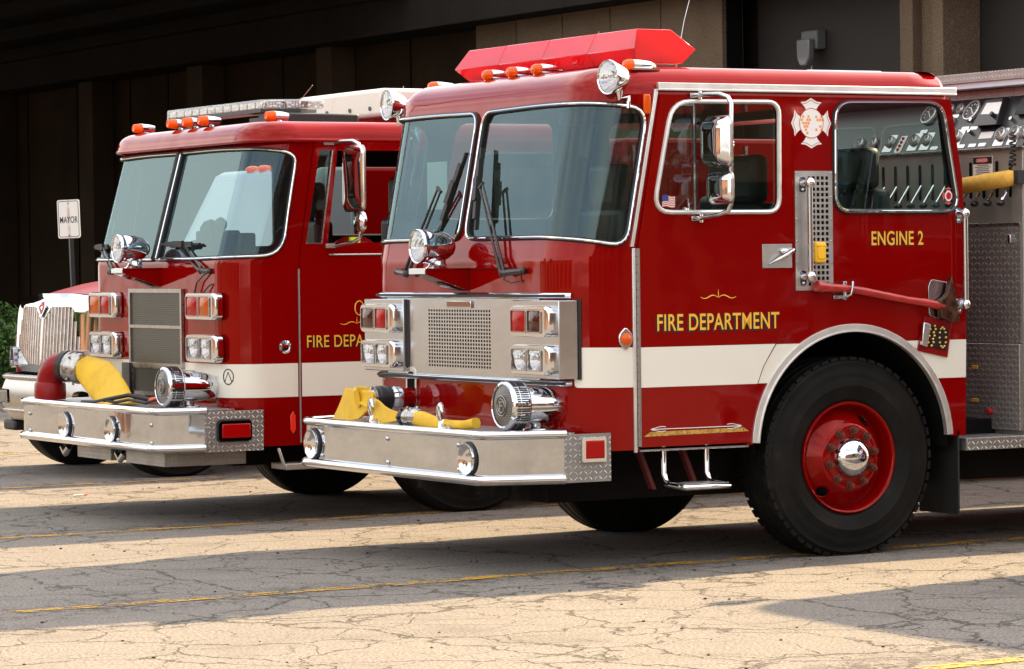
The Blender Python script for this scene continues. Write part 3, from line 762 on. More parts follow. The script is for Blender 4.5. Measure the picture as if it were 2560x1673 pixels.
def wiper(root, piv, elbow, joint, top, bot, name='wiper'):
    m = MB(); piv, elbow, joint, top, bot = map(Vector, (piv, elbow, joint, top, bot))
    m.tube([piv, elbow], [0.016, 0.018], 8); m.sphere(piv, 0.02, 10); m.sphere(elbow, 0.022, 10)
    off = (joint-elbow).normalized().cross(V3(-1, 0, 0))*0.018
    m.tube([elbow+off, elbow+off*1.2+(joint-elbow)*0.25, joint+off], [0.011, 0.008, 0.006], 6)
    m.tube([elbow-off, elbow-off*1.2+(joint-elbow)*0.25, joint-off], [0.011, 0.008, 0.006], 6)
    m.tube([joint+off*1.4, joint-off*1.4], 0.010, 6)
    wp = m.build('wiper_arm', 'black_satin', root)
    m = MB(); d = (top-bot).normalized(); sd_ = d.cross(V3(-1, 0, 0)).normalized(); c = (top+bot)/2
    m.obox(c+V3(0.006, 0, 0), d*((top-bot).length/2), sd_*0.006, V3(0.012, 0, 0))
    m.obox(c-V3(0.012, 0, 0), d*((top-bot).length*0.36), sd_*0.016, V3(0.006, 0, 0))
    m.obox(c-V3(0.018, 0, 0), d*((top-bot).length*0.14), sd_*0.020, V3(0.010, 0, 0))
    m.build('wiper_blade', 'black_rubber', wp)
    return wp

def grab_rail(root, x, y, z0, z1, r=0.017, out=0.07, dx=0.0):
    m = MB()
    m.tube([(x, y-out, z0), (x, y-out, z1)], r, 12)
    o = m.build('grab_rail', 'brushed_panel', root, ang=60)
    for z in (z0, z1):
        m = MB(); m.sphere((x, y-out, z), r*1.75, 14, 0, (1, 1, 1.15))
        m.tube([(x, y-out, z), (x-0.004, y-0.03, z), (x-0.008, y-0.006, z-0.002)], [r*1.1, r*1.0, r*1.3], 10)
        m.prism(rpoly(rect(x-0.030, x+0.012, z-0.052, z+0.032), 0.018), lambda u, v, d: V3(u, y-0.008+d, v), 0, 0.008)
        m.sphere((x-0.010, y-0.010, z-0.036), 0.009, 8)
        m.build('rail_bracket', 'chrome', o, ang=60)
    return o

def mirror(root, x, y0, y1, z0, z1, r=0.03, depth=0.05, parent=None, flat=False):
    """mirror head seen from in front: domed chrome back"""
    cy, cz = (y0+y1)/2, (z0+z1)/2; hw, hh = (y1-y0)/2, (z1-z0)/2
    out = rpoly(rect(-hw, hw, -hh, hh), r, 6)
    m = MB(); vs = []; fs = []; N = len(out)
    prof = [(1.0, 0.0), (1.0, -0.012), (0.96, -0.018)] + ([(0.90, -0.020), (0.5, -0.022), (0.0, -0.022)] if flat else [(0.90, -0.022), (0.80, -depth*0.8), (0.62, -depth), (0.3, -depth*1.08), (0.0, -depth*1.1)])
    for t, d in prof:
        for p in out:
            q0 = p[0]-(0 if t > 0.9 else 0); vs.append(V3(x+d, cy+q0*t, cz+p[1]*(1-(1-t)*(0.75 if not flat else 1)) if t > 0 else cz+p[1]*(0.25 if not flat else 0)))
    for j in range(len(prof)-1):
        for i in range(N): fs.append((j*N+i, (j+1)*N+i, (j+1)*N+(i+1) % N, j*N+(i+1) % N))
    fs.append(tuple(range(N)))
    m.add(vs, fs)
    m.tube([(x-0.004, cy+p[0], cz+p[1]) for p in out], 0.007, 6, True, 1)
    return m.build('mirror', ['chrome', 'aluminium'], parent or root, ang=50)

def cab_marker(root, x, y, z, style=0, r=0.033):
    m = MB()
    if style == 0:       # bullet clearance lamp lying on the roof
        A = V3(-1, 0, 0); O = V3(x, y, z)
        m.lathe([(0.0, -0.15), (0.012, -0.145), (0.025, -0.10), (0.031, -0.04), (0.032, 0.0)], O-V3(0, 0, 0.010), A, 20, 0, caps=False)
        m.box(x-0.02, x+0.15, y-0.04, y+0.04, z-0.038, z-0.028)
        b = m.build('roof_marker', 'chrome', root, ang=60)
        q = MB(); q.lathe([(0.032, 0.0), (0.030, 0.030), (0.024, 0.046), (0.0, 0.050)], O-V3(0, 0, 0.010), A, 20, 0, caps=False)
    else:
        A = V3(-1, 0, 0); O = V3(x, y, z)
        m.lathe([(0.0, -0.095), (0.020, -0.095), (0.028, -0.06), (0.031, -0.02), (0.034, 0.0)], O, A, 20, 0, caps=False)
        m.lathe([(0.030, -0.052), (0.024, -0.045), (0.012, -0.025), (0.012, 0.0)], (x+0.04, y, z), (0, 0, 1), 12, 0)
        b = m.build('roof_marker', 'chrome', root, ang=60)
        q = MB(); q.lathe([(0.034, 0.0), (0.033, 0.01), (0.028, 0.055), (0.022, 0.062), (0.0, 0.060)], O, A, 20, 0, caps=False)
    q.build('amber_lens', 'amber', b, ang=50)
    return b

def spotlight(root, c, r, mount, facing=(-1, 0, 0)):
    A = Vector(facing).normalized(); O = Vector(c); m = MB()
    m.lathe([(r-0.010, 0.004), (r-0.002, 0.008), (r, 0.0), (r-0.002, -0.010), (r-0.012, -0.04), (r-0.025, -0.08), (r-0.05, -0.115), (0.0, -0.13)], O, A, 36, caps=False)
    m.tube([O-A*0.07-V3(0, 0, r*0.55), O-A*0.07-V3(0, 0, r+0.02), Vector(mount)+V3(0, 0, 0.03), Vector(mount)-V3(0, 0, 0.03)], [0.02, 0.014, 0.012, 0.014], 10)
    b = m.build('spotlight', 'chrome', root, ang=50)
    m = MB(); m.lathe([(r-0.010, 0.004), (r-0.04, 0.012), (0.0, 0.016)], O, A, 32, caps=False); m.build('lamp_lens', 'clear_lens', b, ang=70)
    m = MB(); m.lathe([(0.0, -0.07), (0.04, -0.055), (0.06, -0.03), (r-0.012, 0.0)], O, A, 32, caps=False); m.build('reflector', 'chrome', b, ang=70)

def seat(root, x, y, z=1.25, h=0.95, w_=0.52):
    m = MB()
    m.box(x, x+0.5, y-w_/2, y+w_/2, z-0.10, z+0.06); m.box(x+0.42, x+0.56, y-w_/2, y+w_/2, z, z+h*0.72); m.box(x+0.43, x+0.55, y-0.17, y+0.17, z+h*0.72, z+h)
    return m.build('crew_seat', 'seat_vinyl', root, bevel=0.04, seg=3)

def chassis_and_light_blocks(root, W, x0, x1, wheels_x, zf=0.62, y0=0.0):
    m = MB()
    for y in (W/2-0.43, W/2+0.37): m.box(x0, x1, y, y+0.07, zf-0.2, zf+0.02)
    for x in wheels_x: m.cyl((x, 0.2, 0.53), (x, W-0.2, 0.53), 0.07, n=12); m.box(x-0.12, x+0.12, W/2-0.42, W/2-0.34, 0.42, 0.60)
    m.box(0.3, 1.5, W/2-0.3, W/2+0.3, 0.42, 0.75)
    m.box(-0.1, 2.3, 0.35, W-0.35, 0.66, 0.72)
    m.box(-0.25, 2.3, 0.45, W-0.45, 0.34, 0.66); m.box(2.05, 5.6, 0.30, W-0.30, 0.36, 0.70)  # wide blocks added to keep light out from under the truck
    m.box(3.0, 6.0, 0.25, W-0.25, 0.40, 0.62)
    m.tube([(-0.6, W/2-0.43, zf-0.03), (-0.1, W/2-0.43, zf-0.03)], 0.05, 8); m.tube([(-0.6, W/2+0.43, zf-0.03), (-0.1, W/2+0.43, zf-0.03)], 0.05, 8)
    o = m.build('chassis_and_light_blocks', 'underbody', root)
    return o

# ================================================================== ENGINE 2 (near truck)
def xedge(z): return 0.022+0.19*max(0, z-1.65)
def arc(cx, cz, r, a0, a1, n): return [(cx+r*cos(a0+(a1-a0)*i/n), cz+r*sin(a0+(a1-a0)*i/n)) for i in range(n+1)]
def decal_scroll(parent, cx, cz, w_, y, mat='gold'):
    m = MB()
    for sg in (-1, 1):
        P = [(cx+sg*w_*(0.02+t*0.98), y, cz+0.010*sin(t*pi*1.9)-0.006*(1-t)) for t in [i/12 for i in range(13)]]
        m.tube(P, [0.0012+0.0020*sin(pi*i/12) for i in range(13)], 5, flat=1.0)
    m.tube([(cx, y, cz-0.008), (cx, y, cz+0.012), (cx, y, cz+0.036)], [0.0015, 0.0028, 0.001], 5)
    # flatten onto the panel
    for i, p in enumerate(m.v): m.v[i] = V3(p.x, y+(p.y-y)*0.15, p.z)
    return m.build('gold_scroll', mat, parent)

def maltese(parent, cx, cz, hw, hh, y, name, white, ink, center, arms=None):
    def cross(k):
        pts = []
        for q in range(4):
            a = pi/2*q
            base = [(-0.155, 0.34), (-0.36, 0.66), (-0.56, 0.83), (-0.30, 0.86), (0.0, 1.0), (0.30, 0.86), (0.56, 0.83), (0.36, 0.66), (0.155, 0.34)]
            for (px, pz) in reversed(base):
                px *= 0.93
                pts.append((px*cos(a)-pz*sin(a), px*sin(a)+pz*cos(a)))
        return [(cx+p[0]*hw*k, cz+p[1]*hh*k) for p in pts]
    m = MB(); m.panel(cross(1.0), [], side(y)); o = m.build(name, white, parent)
    m = MB(); m.panel(cross(0.93), [[(cx+(p[0]-cx)*0.975, cz+(p[1]-cz)*0.975) for p in cross(0.93)]], side(y-0.0012)); m.build('decal_outline', ink, o)
    m = MB(); m.panel(circ(cx, cz, hw*0.60, 32, hh*0.60), [], side(y-0.0016)); m.build('decal_disc', center[0], o)
    if center[1]:
        m = MB(); rnd = random.Random(4)
        for i in range(9):
            for j in range(7):
                bx = cx-hw*0.52+i*hw*0.13+(j % 2)*hw*0.06; bz = cz-hh*0.44+j*hh*0.13
                if ((bx-cx)/hw)**2+((bz-cz)/hh)**2 < 0.30 and rnd.random() < 0.42 and abs(bx-cx) > hw*0.12:
                    m.add([(bx, y-0.0022, bz), (bx+hw*0.11, y-0.0022, bz), (bx+hw*0.11, y-0.0022, bz+hh*0.10), (bx, y-0.0022, bz+hh*0.10)], [(0, 1, 2, 3)])
        tag(m.build('decal_bricks', center[1], o), kind='stuff')
        m = MB(); m.panel(circ(cx, cz, hw*0.60, 32, hh*0.60), [circ(cx, cz, hw*0.575, 32, hh*0.575)], side(y-0.0024)); m.build('decal_ring', ink, o)
    return o

def build_engine_near():
    R = empty('fire_engine', (0, 0, 0), 'nearest red fire engine lettered ENGINE 2, with red light bar', 'fire engine', 'fire engines parked side by side')
    W = 2.4
    cab = Cab(W, -0.355, 0.30, 1.65, 0.19, 2.5, 2.1)
    S = cab.S; sc = cab.sc
    # ---- shell: front wrap with two windshield openings
    near = rpoly([(sc-0.035, 1.757), (sc-0.035, 2.452), (0.70, 2.462), (0.25, 2.455), (-0.020, 2.425), (-0.020, 1.700), (0.2, 1.738), (0.45, 1.757)], [0.085, 0.085, 0.2, 0.2, 0.11, 0.10, 0.2, 0.2])
    far = [(2*sc-u, v) for u, v in near]
    m = MB(); e = 0.077
    zb = 0.632
    outer = dens([(-e, zb), (cab.L+e, zb), (cab.L+e, 2.5), (-e, 2.5)], 0.05)
    m.panel(outer, [dens(near, 0.04), dens(far, 0.04)], S, 0.03, grid=0.045, m=0, mrim=1, normals=True)
    # side panels, near and far
    archc = arc(1.42, 0.60, 0.652, radians(3.5), radians(176.5), 40)
    sideout = [(0.022, zb), (0.022, 1.65), (0.1835, 2.50), (2.098, 2.50), (2.173, 2.06), (2.196, 1.60), (2.182, zb)]+[(2.08, zb)]+archc[0:]+[(0.76, zb)]
    door = [(0.046, 0.645), (0.046, 1.68), (0.200, 2.500), (1.022, 2.500), (1.026, 1.262), (0.912, 1.169), (0.83, 1.055), (0.79, 0.96), (0.755, 0.80), (0.738, 0.645)]
    c_ = (0.5, 1.5)
    doorhole = [(c_[0]+(p[0]-c_[0])*1.006, c_[1]+(p[1]-c_[1])*1.0045) for p in door]
    doorhole[2] = (0.198, 2.494); doorhole[3] = (1.026, 2.494)
    rwin = rpoly([(1.306, 1.879), (2.140, 1.879), (2.030, 2.482), (1.312, 2.474)], 0.10)
    dwin = rpoly([(0.143, 1.879), (0.940, 1.879), (0.944, 2.470), (0.268, 2.464)], [0.11, 0.075, 0.075, 0.11])
    m.panel(sideout, [doorhole, rwin], side(0.0), 0.03, m=0, mrim=1)
    m.panel(sideout, [dwin, rwin], side(W, -1), 0.03, m=0, mrim=1)
    # rear wall with a wide opening looking on to the pump panel
    rear = lambda u, v, d=0.0: V3((2.182+0.014*(v-zb)/(1.6-zb) if v < 1.6 else 2.196-0.023*(v-1.6)/0.46 if v < 2.06 else 2.173-0.075*(v-2.06)/0.44)-d, u, v)
    q0, q1 = 0.004, W-0.004
    m.panel([(q0, zb+0.003), (q1, zb+0.003), (q1, 1.6), (q1, 2.06), (q1, 2.497), (q0, 2.497), (q0, 2.06), (q0, 1.6)], [rpoly([(0.10, 1.80), (W-0.10, 1.80), (W-0.10, 2.47), (0.10, 2.47)], 0.05)], rear, 0.03, m=0, mrim=1)
    body = m.build('cab', [RED, 'interior_dark'], R, ang=40)
    roof(cab, 2.498, 0.155, 0.125, 0.20, 2.10, RED, body)
    # gaskets and glass
    for i, lp in enumerate((near, far)):
        m = MB(); m.panel(dens(lp, 0.03), [], lambda u, v, d=0.0: S(u, v, 0.006+d), grid=0.04, normals=True)
        g = m.build('windshield', 'glass', R)
        gasket(lp, S, g, 0.017, 0.007)
    m = MB(); m.panel(rwin, [], side(0.008)); g = m.build('rear_window', 'side_glass', R); gasket(rwin, side(0), g, 0.019, 0.008)
    m = MB(); m.panel(rwin, [], side(W-0.008)); g = m.build('rear_window', 'side_glass', R); gasket(rwin, side(W, -1), g, 0.015, 0.007)
    m = MB(); m.panel(dwin, [], side(W-0.008)); g = m.build('door_window', 'side_glass', R); gasket(dwin, side(W, -1), g, 0.012, 0.009)
    # ---- door
    m = MB(); m.panel(door, [dwin], side(-0.007), 0.03, m=0, mrim=0); D = m.build('door', RED, R, bevel=0.003)
    m = MB(); m.panel(dwin, [], side(0.006)); g = m.build('door_window', 'side_glass', D)
    m = MB(); P = dens(dwin, 0.05)
    m.tube([(u, -0.012, v) for u, v in P], 0.013, 8, True); m.build('window_frame', 'trim_bright', D)
    m = MB(); m.box(0.402, 0.412, -0.006, 0.004, 1.89, 2.455); m.tube([(0.26, -0.002, 2.42), (0.30, -0.002, 2.445), (0.402, -0.002, 2.446)], 0.006, 6)
    m.box(0.412, 0.424, 0.0, 0.006, 1.89, 2.455, 1); m.build('vent_divider', ['aluminium', 'black_rubber'], D)
    m = MB(); m.box(0.33, 0.39, -0.004, 0.004, 1.886, 1.905); m.tube([(0.37, -0.008, 1.90), (0.362, -0.012, 1.93), (0.36, -0.01, 1.955)], 0.005, 6); m.build('vent_latch', 'chrome', D)
    # window sticker flag
    m = MB(); fx0, fx1, fz0, fz1 = 0.208, 0.288, 1.905, 1.968
    for i in range(13):
        for j in range(8):
            u0 = fx0+(fx1-fx0)*j/8; u1 = fx0+(fx1-fx0)*(j+1)/8; wv = lambda u: 0.004*sin((u-fx0)/(fx1-fx0)*6)
            a, b = fz0+(fz1-fz0)*i/13, fz0+(fz1-fz0)*(i+1)/13
            m.add([(u0, 0.002, a+wv(u0)), (u1, 0.002, a+wv(u1)), (u1, 0.002, b+wv(u1)), (u0, 0.002, b+wv(u0))], [(0, 1, 2, 3)], 2 if (i >= 6 and j < 4) else (0 if i % 2 == 0 else 1))
    m.build('flag_sticker', ['decal_red', 'label_white', 'flag_blue'], D)
    # handle plate and handle
    m = MB(); m.box(0.829, 1.020, -0.012, -0.007, 1.578, 1.706); hp = m.build('handle_plate', 'plate_metal', D, bevel=0.001)
    m = MB(); m.sphere((0.965, -0.022, 1.668), 0.024, 12, 0, (1.2, 0.7, 0.8)); m.tube([(1.010, -0.045, 1.672), (0.975, -0.048, 1.655), (0.92, -0.042, 1.628), (0.866, -0.022, 1.600)], [0.013, 0.013, 0.010, 0.003], 10); m.cyl((1.008, -0.05, 1.671), (1.008, -0.012, 1.671), 0.014, 0.016, 12)
    m.build('door_handle', 'chrome', D)
    # piano hinge, drip strips
    m = MB()
    for i in range(24): z = 0.65+i*0.0435; m.cyl((0.043, -0.012, z), (0.043, -0.012, z+0.040), 0.008, n=8)
    m.box(0.044, 0.058, -0.0115, -0.0085, 0.65, 1.69); m.build('door_hinge', 'anodised', D)
    m = MB(); m.obox((0.0945, -0.004, 2.113), (0.010, 0, 0), (0, 0.008, 0), (0.081, 0, 0.414)); m.obox((0.0875, -0.0015, 2.113), (0.006, 0, 0), (0, 0.012, 0), (0.081, 0, 0.414)); m.build('door_strip', 'trim_bright', R, bevel=0.003)
    m = MB(); m.box(0.014, 0.034, -0.010, 0.002, 0.618, 1.692)
    m.build('door_strip', 'trim_bright', R, bevel=0.003)
    # stripe
    m = MB(); st = dens(rpoly([(-e+0.002, 0.962), (0.255, 0.966), (0.255, 1.176), (-e+0.002, 1.172)], [0, 0.02, 0.02, 0]), 0.04)
    m.panel(st, [], lambda u, v, d=0.0: S(u, v, d-0.0025), grid=0.05, normals=True)
    m.build('white_stripe', 'tape_white', body); m = MB()
    m.panel([(0.862, 0.960)]+[p for p in arc(1.42, 0.60, 0.664, radians(147.2), radians(121.3), 8)]+[(0.919, 1.168), (0.839, 1.055), (0.798, 0.960)], [], side(-0.0025))
    m.build('white_stripe', 'tape_white', body); m = MB()
    m.panel([(1.985, 0.955), (2.185, 0.955), (2.189, 1.166)]+arc(1.42, 0.60, 0.664, radians(58.6), radians(33), 8), [], side(-0.0025))
    m.build('white_stripe', 'tape_white', body)
    m = MB(); m.panel([(0.058, 0.959), (0.789, 0.959), (0.829, 1.055), (0.908, 1.170), (0.058, 1.170)], [], side(-0.0095)); m.build('white_stripe', 'tape_white', D)
    # lettering
    F = lambda y: (lambda u, v: V3(u, y, v))
    for dx, dz in ((-0.004, -0.004), (-0.008, -0.009), (0.003, 0.003)):
        text('lettering_shadow', 'FIRE DEPARTMENT', 0.160+dx, 0.934+dx, 1.253+dz, 1.340+dz, F(-0.0086-0.0001*abs(dx)*100), 'ink_black', D, 0.028)
    text('lettering', 'FIRE DEPARTMENT', 0.162, 0.934, 1.254, 1.342, F(-0.0100), 'gold', D, 0.012)
    for dx, dz in ((-0.005, -0.005),):
        text('lettering_shadow', 'ENGINE 2', 1.551+dx, 1.900+dx, 1.693+dz, 1.772+dz, F(-0.0022), 'ink_black', body, 0.02)
    text('lettering', 'ENGINE 2', 1.551, 1.900, 1.694, 1.772, F(-0.0032), 'gold', body, 0.014)
    decal_scroll(D, 0.546, 1.432, 0.112, -0.010)
    m = MB(); m.prism([(0.070, 0.700), (0.733, 0.707), (0.698, 0.728), (0.112, 0.724)], lambda u, v, d: V3(u, -0.0085-d, v), 0, 0.001); m.build('gold_sill_band', 'gold_leaf', D)
    m = MB(); y = -0.0100
    m.box(0.125, 0.675, y-0.001, y, 0.7355, 0.7395)
    for sx, sg in ((0.112, 1), (0.688, -1)):
        m.prism([(sx, 0.7375), (sx+sg*0.022, 0.7460), (sx+sg*0.016, 0.7375), (sx+sg*0.022, 0.7290)], lambda u, v, d: V3(u, y-d, v), 0, 0.001)
        for q in (-1, 1):
            m.tube([(sx+sg*(0.02+0.075*t), y, 0.7375+q*(0.003+0.010*sin(t*2.3))) for t in [i/6 for i in range(7)]], 0.0018, 4)
    m.build('pinstripe_arrow', 'label_white', D)
    maltese(body, 1.160, 2.358, 0.131, 0.136, -0.002, 'cross_decal', 'label_white', 'decal_red', ('label_white', 'decal_orange'))
    mm = maltese(R, 2.078, 1.965, 0.042, 0.050, 0.002, 'window_decal', 'decal_red', 'label_white', ('label_white', None))
    m = MB(); m.panel(circ(2.078, 1.965, 0.017, 20, 0.020), [], side(-0.001)); m.build('decal_disc', 'decal_red', mm)
    # gutter
    m = MB(); m.box(0.180, 2.125, -0.022, 0.004, 2.528, 2.562); m.box(0.180, 2.125, -0.024, -0.006, 2.520, 2.532); m.build('drip_rail', 'trim_bright', R, bevel=0.003)
    m = MB(); m.cyl((1.48, 0.5, 2.67), (2.02, 0.55, 2.675), 0.012, n=8); m.build('roof_tube', 'aluminium', R)
    # wheel arch: trim and dark liner
    m = MB(); a0, a1 = radians(3.6), radians(176.4)
    o1 = arc(1.42, 0.60, 0.668, a0, a1, 48); i1 = arc(1.42, 0.60, 0.632, a0, a1, 48)
    m.prism(o1+i1[::-1], lambda u, v, d: V3(u, -0.014+d, v), 0, 0.03); o2 = arc(1.42, 0.60, 0.634, a0, a1, 48); i2 = arc(1.42, 0.60, 0.624, a0, a1, 48)
    m.prism(o2+i2[::-1], lambda u, v, d: V3(u, -0.020+d, v), 0, 0.035)
    m.build('fender_trim', 'trim_bright', R, bevel=0.002)
    A = arc(1.42, 0.60, 0.640, radians(-2), radians(182), 40)
    for yy0, yy1 in ((0.001, 0.6), (W-0.6, W-0.001)):
        m = MB(); vs = [V3(u, yy0, v) for u, v in A]+[V3(u, yy1, v) for u, v in A]; n = len(A)
        m.add(vs, [(i, i+1, i+1+n, i+n) for i in range(n-1)])
        m.add([V3(u, yy1 if yy0 < 1 else yy0, v) for u, v in A], [tuple(range(n))])
        m.build('wheel_well', 'dark_void', R)
    m = MB(); m.box(2.125, 2.137, 0.0, 0.36, 0.19, 0.66); m.build('mud_flap', 'black_rubber', R)
    # vent plate with rail and outlet
    m = MB(); holes = []
    for i in range(5):
        for j in range(20):
            if i == 0 and 2 <= j <= 17: continue
            cx, cz = 1.138+0.0290*i, 2.062-0.0302*j
            if cz < 1.475: continue
            holes.append(rect(cx-0.0092, cx+0.0092, cz-0.0092, cz+0.0092))
    m.panel(rect(1.046, 1.291, 1.454, 2.100), holes, side(-0.008), 0.006); pl = m.build('vent_plate', 'plate_metal', R)
    m = MB(); m.panel(rect(1.12, 1.27, 1.46, 2.08), [], side(-0.0015)); m.build('vent_backing', 'dark_void', pl)
    m = MB()
    for x in (1.056, 1.282):
        for z in (1.465, 1.60, 1.72, 1.84, 1.96, 2.088): m.sphere((x, -0.009, z), 0.006, 8, 0, (1, 0.6, 1))
    m.build('vent_rivets', 'chrome_dull', pl)
    m = MB(); m.box(1.160, 1.232, -0.034, -0.008, 1.602, 1.716); o = m.build('yellow_outlet', 'yellow_plastic', pl, bevel=0.012, seg=3)
    m = MB(); m.prism(rpoly([(1.170, 1.635), (1.178, 1.622), (1.214, 1.622), (1.222, 1.64), (1.222, 1.69), (1.170, 1.69)], 0.018), lambda u, v, d: V3(u, -0.034-d, v), 0, 0.006)
    m.box(1.165, 1.228, -0.040, -0.034, 1.690, 1.702); m.build('outlet_lid', 'yellow_plastic', o, bevel=0.003)
    grab_rail(R, 1.104, 0.0, 1.530, 2.035, 0.016, 0.065)
    grab_rail(R, 2.150, 0.0, 1.362, 1.866, 0.015, 0.055)
    # side marker
    m = MB(); m.prism(rpoly([(-0.032, 1.283), (0.010, 1.240), (0.010, 1.195), (-0.032, 1.152), (-0.074, 1.195), (-0.074, 1.240)], 0.02), lambda u, v, d: V3(u, 0.004-d, v), 0, 0.016)
    k = m.build('side_marker', 'chrome', R, bevel=0.005)
    m = MB(); m.lathe([(0.031, 0), (0.030, 0.012), (0.02, 0.024), (0, 0.028)], (-0.032, -0.010, 1.217), (0, -1, 0), 20, caps=False); m.build('amber_lens', 'amber', k, ang=60)
    m = MB(); m.box(0.090, 0.135, -0.020, 0.0, 2.395, 2.500); k = m.build('side_marker', 'amber', R, bevel=0.012, seg=3)
    # ---- nose: grille panel
    holes = []
    for i in range(24):
        for j in range(16):
            cy, cz = 0.866+0.0304*i, 1.056+0.0204*j; holes.append(rect(cy-0.0088, cy+0.0088, cz-0.0062, cz+0.0062))
    m = MB(); fn = lambda u, v, d=0.0: V3(-0.363+d, u, v)
    m.panel([(0.32, 1.000), (2.08, 1.000), (2.08, 1.436), (0.32, 1.436)], holes, fn, 0.005); gp = m.build('grille_panel', 'brushed_panel', R)
    m = MB(); m.box(-0.3575, -0.3565, 0.83, 1.60, 1.03, 1.39); m.build('grille_backing', 'dark_void', gp)
    m = MB(); m.box(-0.376, -0.364, 1.058, 1.338, 1.378, 1.418); m.build('nameplate_frame', 'chrome', gp, bevel=0.003)
    m = MB(); m.box(-0.378, -0.3765, 1.066, 1.330, 1.384, 1.412); m.build('nameplate', 'bronze_skin', gp)
    for z in (1.447, 0.987):
        m = MB(); us = [0.262+(cab.L-0.524)*i/70 for i in range(71)]
        m.tube([S(u, z, -0.010) for u in us], 0.017, 10, m=0); o = m.build('trim_strip', 'chrome', gp, ang=60)
        m = MB(); m.tube([S(u, z, -0.024) for u in us[1:-1]], 0.0075, 6); m.build('strip_insert', 'black_rubber', o)
    for sg in (0, 1):
        fy = (lambda y: y) if sg == 0 else (lambda y: W-y)
        m = MB(); a, b = sorted((fy(0.075), fy(0.565)))
        m.box(-0.388, -0.272, a, b, 1.012, 1.424); br = m.build('lamp_bracket', 'brushed_panel', R, bevel=0.004)
        m = MB(); m.box(-0.2725, -0.258, *sorted((fy(0.066), fy(0.562))), 1.008, 1.428); m.build('bracket_gasket', 'black_rubber', br)
        m = MB(); m.box(-0.366, -0.33, *sorted((fy(0.566), fy(0.592))), 1.016, 1.42); m.build('bracket_gasket', 'black_rubber', br)
        yc = fy(0.315)
        up = ['dark_red_lens', 'red_lens'] if sg == 0 else ['red_lens', 'dark_red_lens']
        lamp_cluster(R, yc, 1.232, 1.396, -0.432, 0.41, 0.046, up)
        lamp_cluster(R, yc, 1.032, 1.190, -0.432, 0.41, 0.046, ['clear_lens', 'clear_lens'])
    prow_beacon(R, -0.355, 1.2, 1.590, -0.62, 1.718, 0.096)
    wiper(R, (-0.375, 0.47, 1.58), (-0.395, 0.66, 1.568), (-0.350, 0.965, 2.045), (-0.285, 1.075, 2.255), (-0.378, 0.985, 1.805))
    wiper(R, (-0.375, 1.93, 1.58), (-0.395, 1.78, 1.568), (-0.345, 1.46, 2.035), (-0.285, 1.255, 2.235), (-0.378, 1.40, 1.80))
    for nm, pts in (('panel_seam', [(-0.3552, 0.545, 1.589), (-0.3552, 1.105, 1.589)]), ('panel_seam', [(-0.3552, 1.105, 1.589), (-0.3552, 1.105, 1.458)])):
        m = MB(); m.tube(pts, 0.0022, 4); m.build(nm, 'dark_void', body)
    m = MB(); m.tube([(-0.40, 0.60, 1.565), (-0.41, 0.62, 1.535), (-0.39, 0.57, 1.515), (-0.36, 0.50, 1.53)], 0.0035, 6); m.build('wiper_hose', 'black_rubber', R)
    # front wiper / marker / spots on the roof
    for y in (0.10, 0.925, 1.205, 1.485, 2.30): cab_marker(R, 0.005 if 0.5 < y < 2 else 0.09, y, 2.690 if 0.5 < y < 2 else 2.668, 0)
    spotlight(R, (-0.115, 0.000, 2.585), 0.092, (0.005, 0.0, 2.455), (-1, -0.10, 0.0))
    spotlight(R, (-0.13, 2.50, 2.56), 0.092, (0.005, 2.41, 2.455), (-1, 0.05, 0.0))
    m = MB(); m.sphere((-0.02, 2.385, 2.60), 0.001, 4)
    # light bar
    m = MB(); m.box(0.22, 0.50, 0.30, 2.05, 2.688, 2.722); m.box(0.25, 0.30, 0.5, 0.56, 2.64, 2.69); m.box(0.25, 0.30, 1.85, 1.91, 2.64, 2.69); m.box(0.44, 0.49, 0.5, 0.56, 2.64, 2.69)
    lb = m.build('light_bar', 'aluminium', R, bevel=0.004)
    ys = [0.165, 0.66, 1.16, 1.66, 2.185]
    for i in range(4):
        a, b = ys[i]+0.0015, ys[i+1]-0.0015; m = MB()
        sa = 0.075 if i == 0 else 0; sb = 0.075 if i == 3 else 0; ua = 0.085 if i == 0 else 0; ub = 0.085 if i == 3 else 0
        prof = [(0.20, 2.682), (0.150, 2.752), (0.208, 2.862), (0.425, 2.862), (0.535, 2.752), (0.50, 2.682)]
        ya = [ua, 0, sa, sa, 0, ua]; yb = [ub, 0, sb, sb, 0, ub]
        vs = [V3(x, a+ya[k], z) for k, (x, z) in enumerate(prof)]+[V3(x, b-yb[k], z) for k, (x, z) in enumerate(prof)]
        m.add(vs, [tuple(reversed(range(6))), tuple(range(6, 12))]+[(k, (k+1) % 6, (k+1) % 6+6, k+6) for k in range(6)])
        o = m.build('light_bar_lens', 'light_bar_red', lb, bevel=0.004)
    m = MB()
    for k in range(8): y = 0.35+k*0.24; m.lathe([(0.0, 0), (0.045, 0.01), (0.055, 0.04), (0.04, 0.08), (0, 0.09)], (0.33, y, 2.73), (0, 0, 1), 12, caps=False)
    m.build('rotator', 'chrome', lb)
    m = MB(); m.box(0.20, 0.48, 0.26, 0.32, 2.6785, 2.6805); m.build('end_label', 'label_white', lb)
    m = MB(); m.cyl((0.62, 1.32, 2.66), (0.62, 1.32, 2.93), 0.004, 0.003, 6); m.build('antenna', 'chrome_dull', R)
    m = MB(); m.tube([(0.75, 0.72, 2.66), (0.80, 0.70, 2.95), (0.90, 0.66, 3.35)], [0.005, 0.003, 0.002], 6); m.build('antenna', 'chrome_dull', R)
    # bumper
    path = [(-0.405, -0.008), (-0.74, 0.105), (-0.795, 0.130), (-0.815, 0.170), (-0.82, 0.22), (-0.82, 2.18), (-0.815, 2.23), (-0.795, 2.27), (-0.74, 2.295), (-0.405, 2.408)]
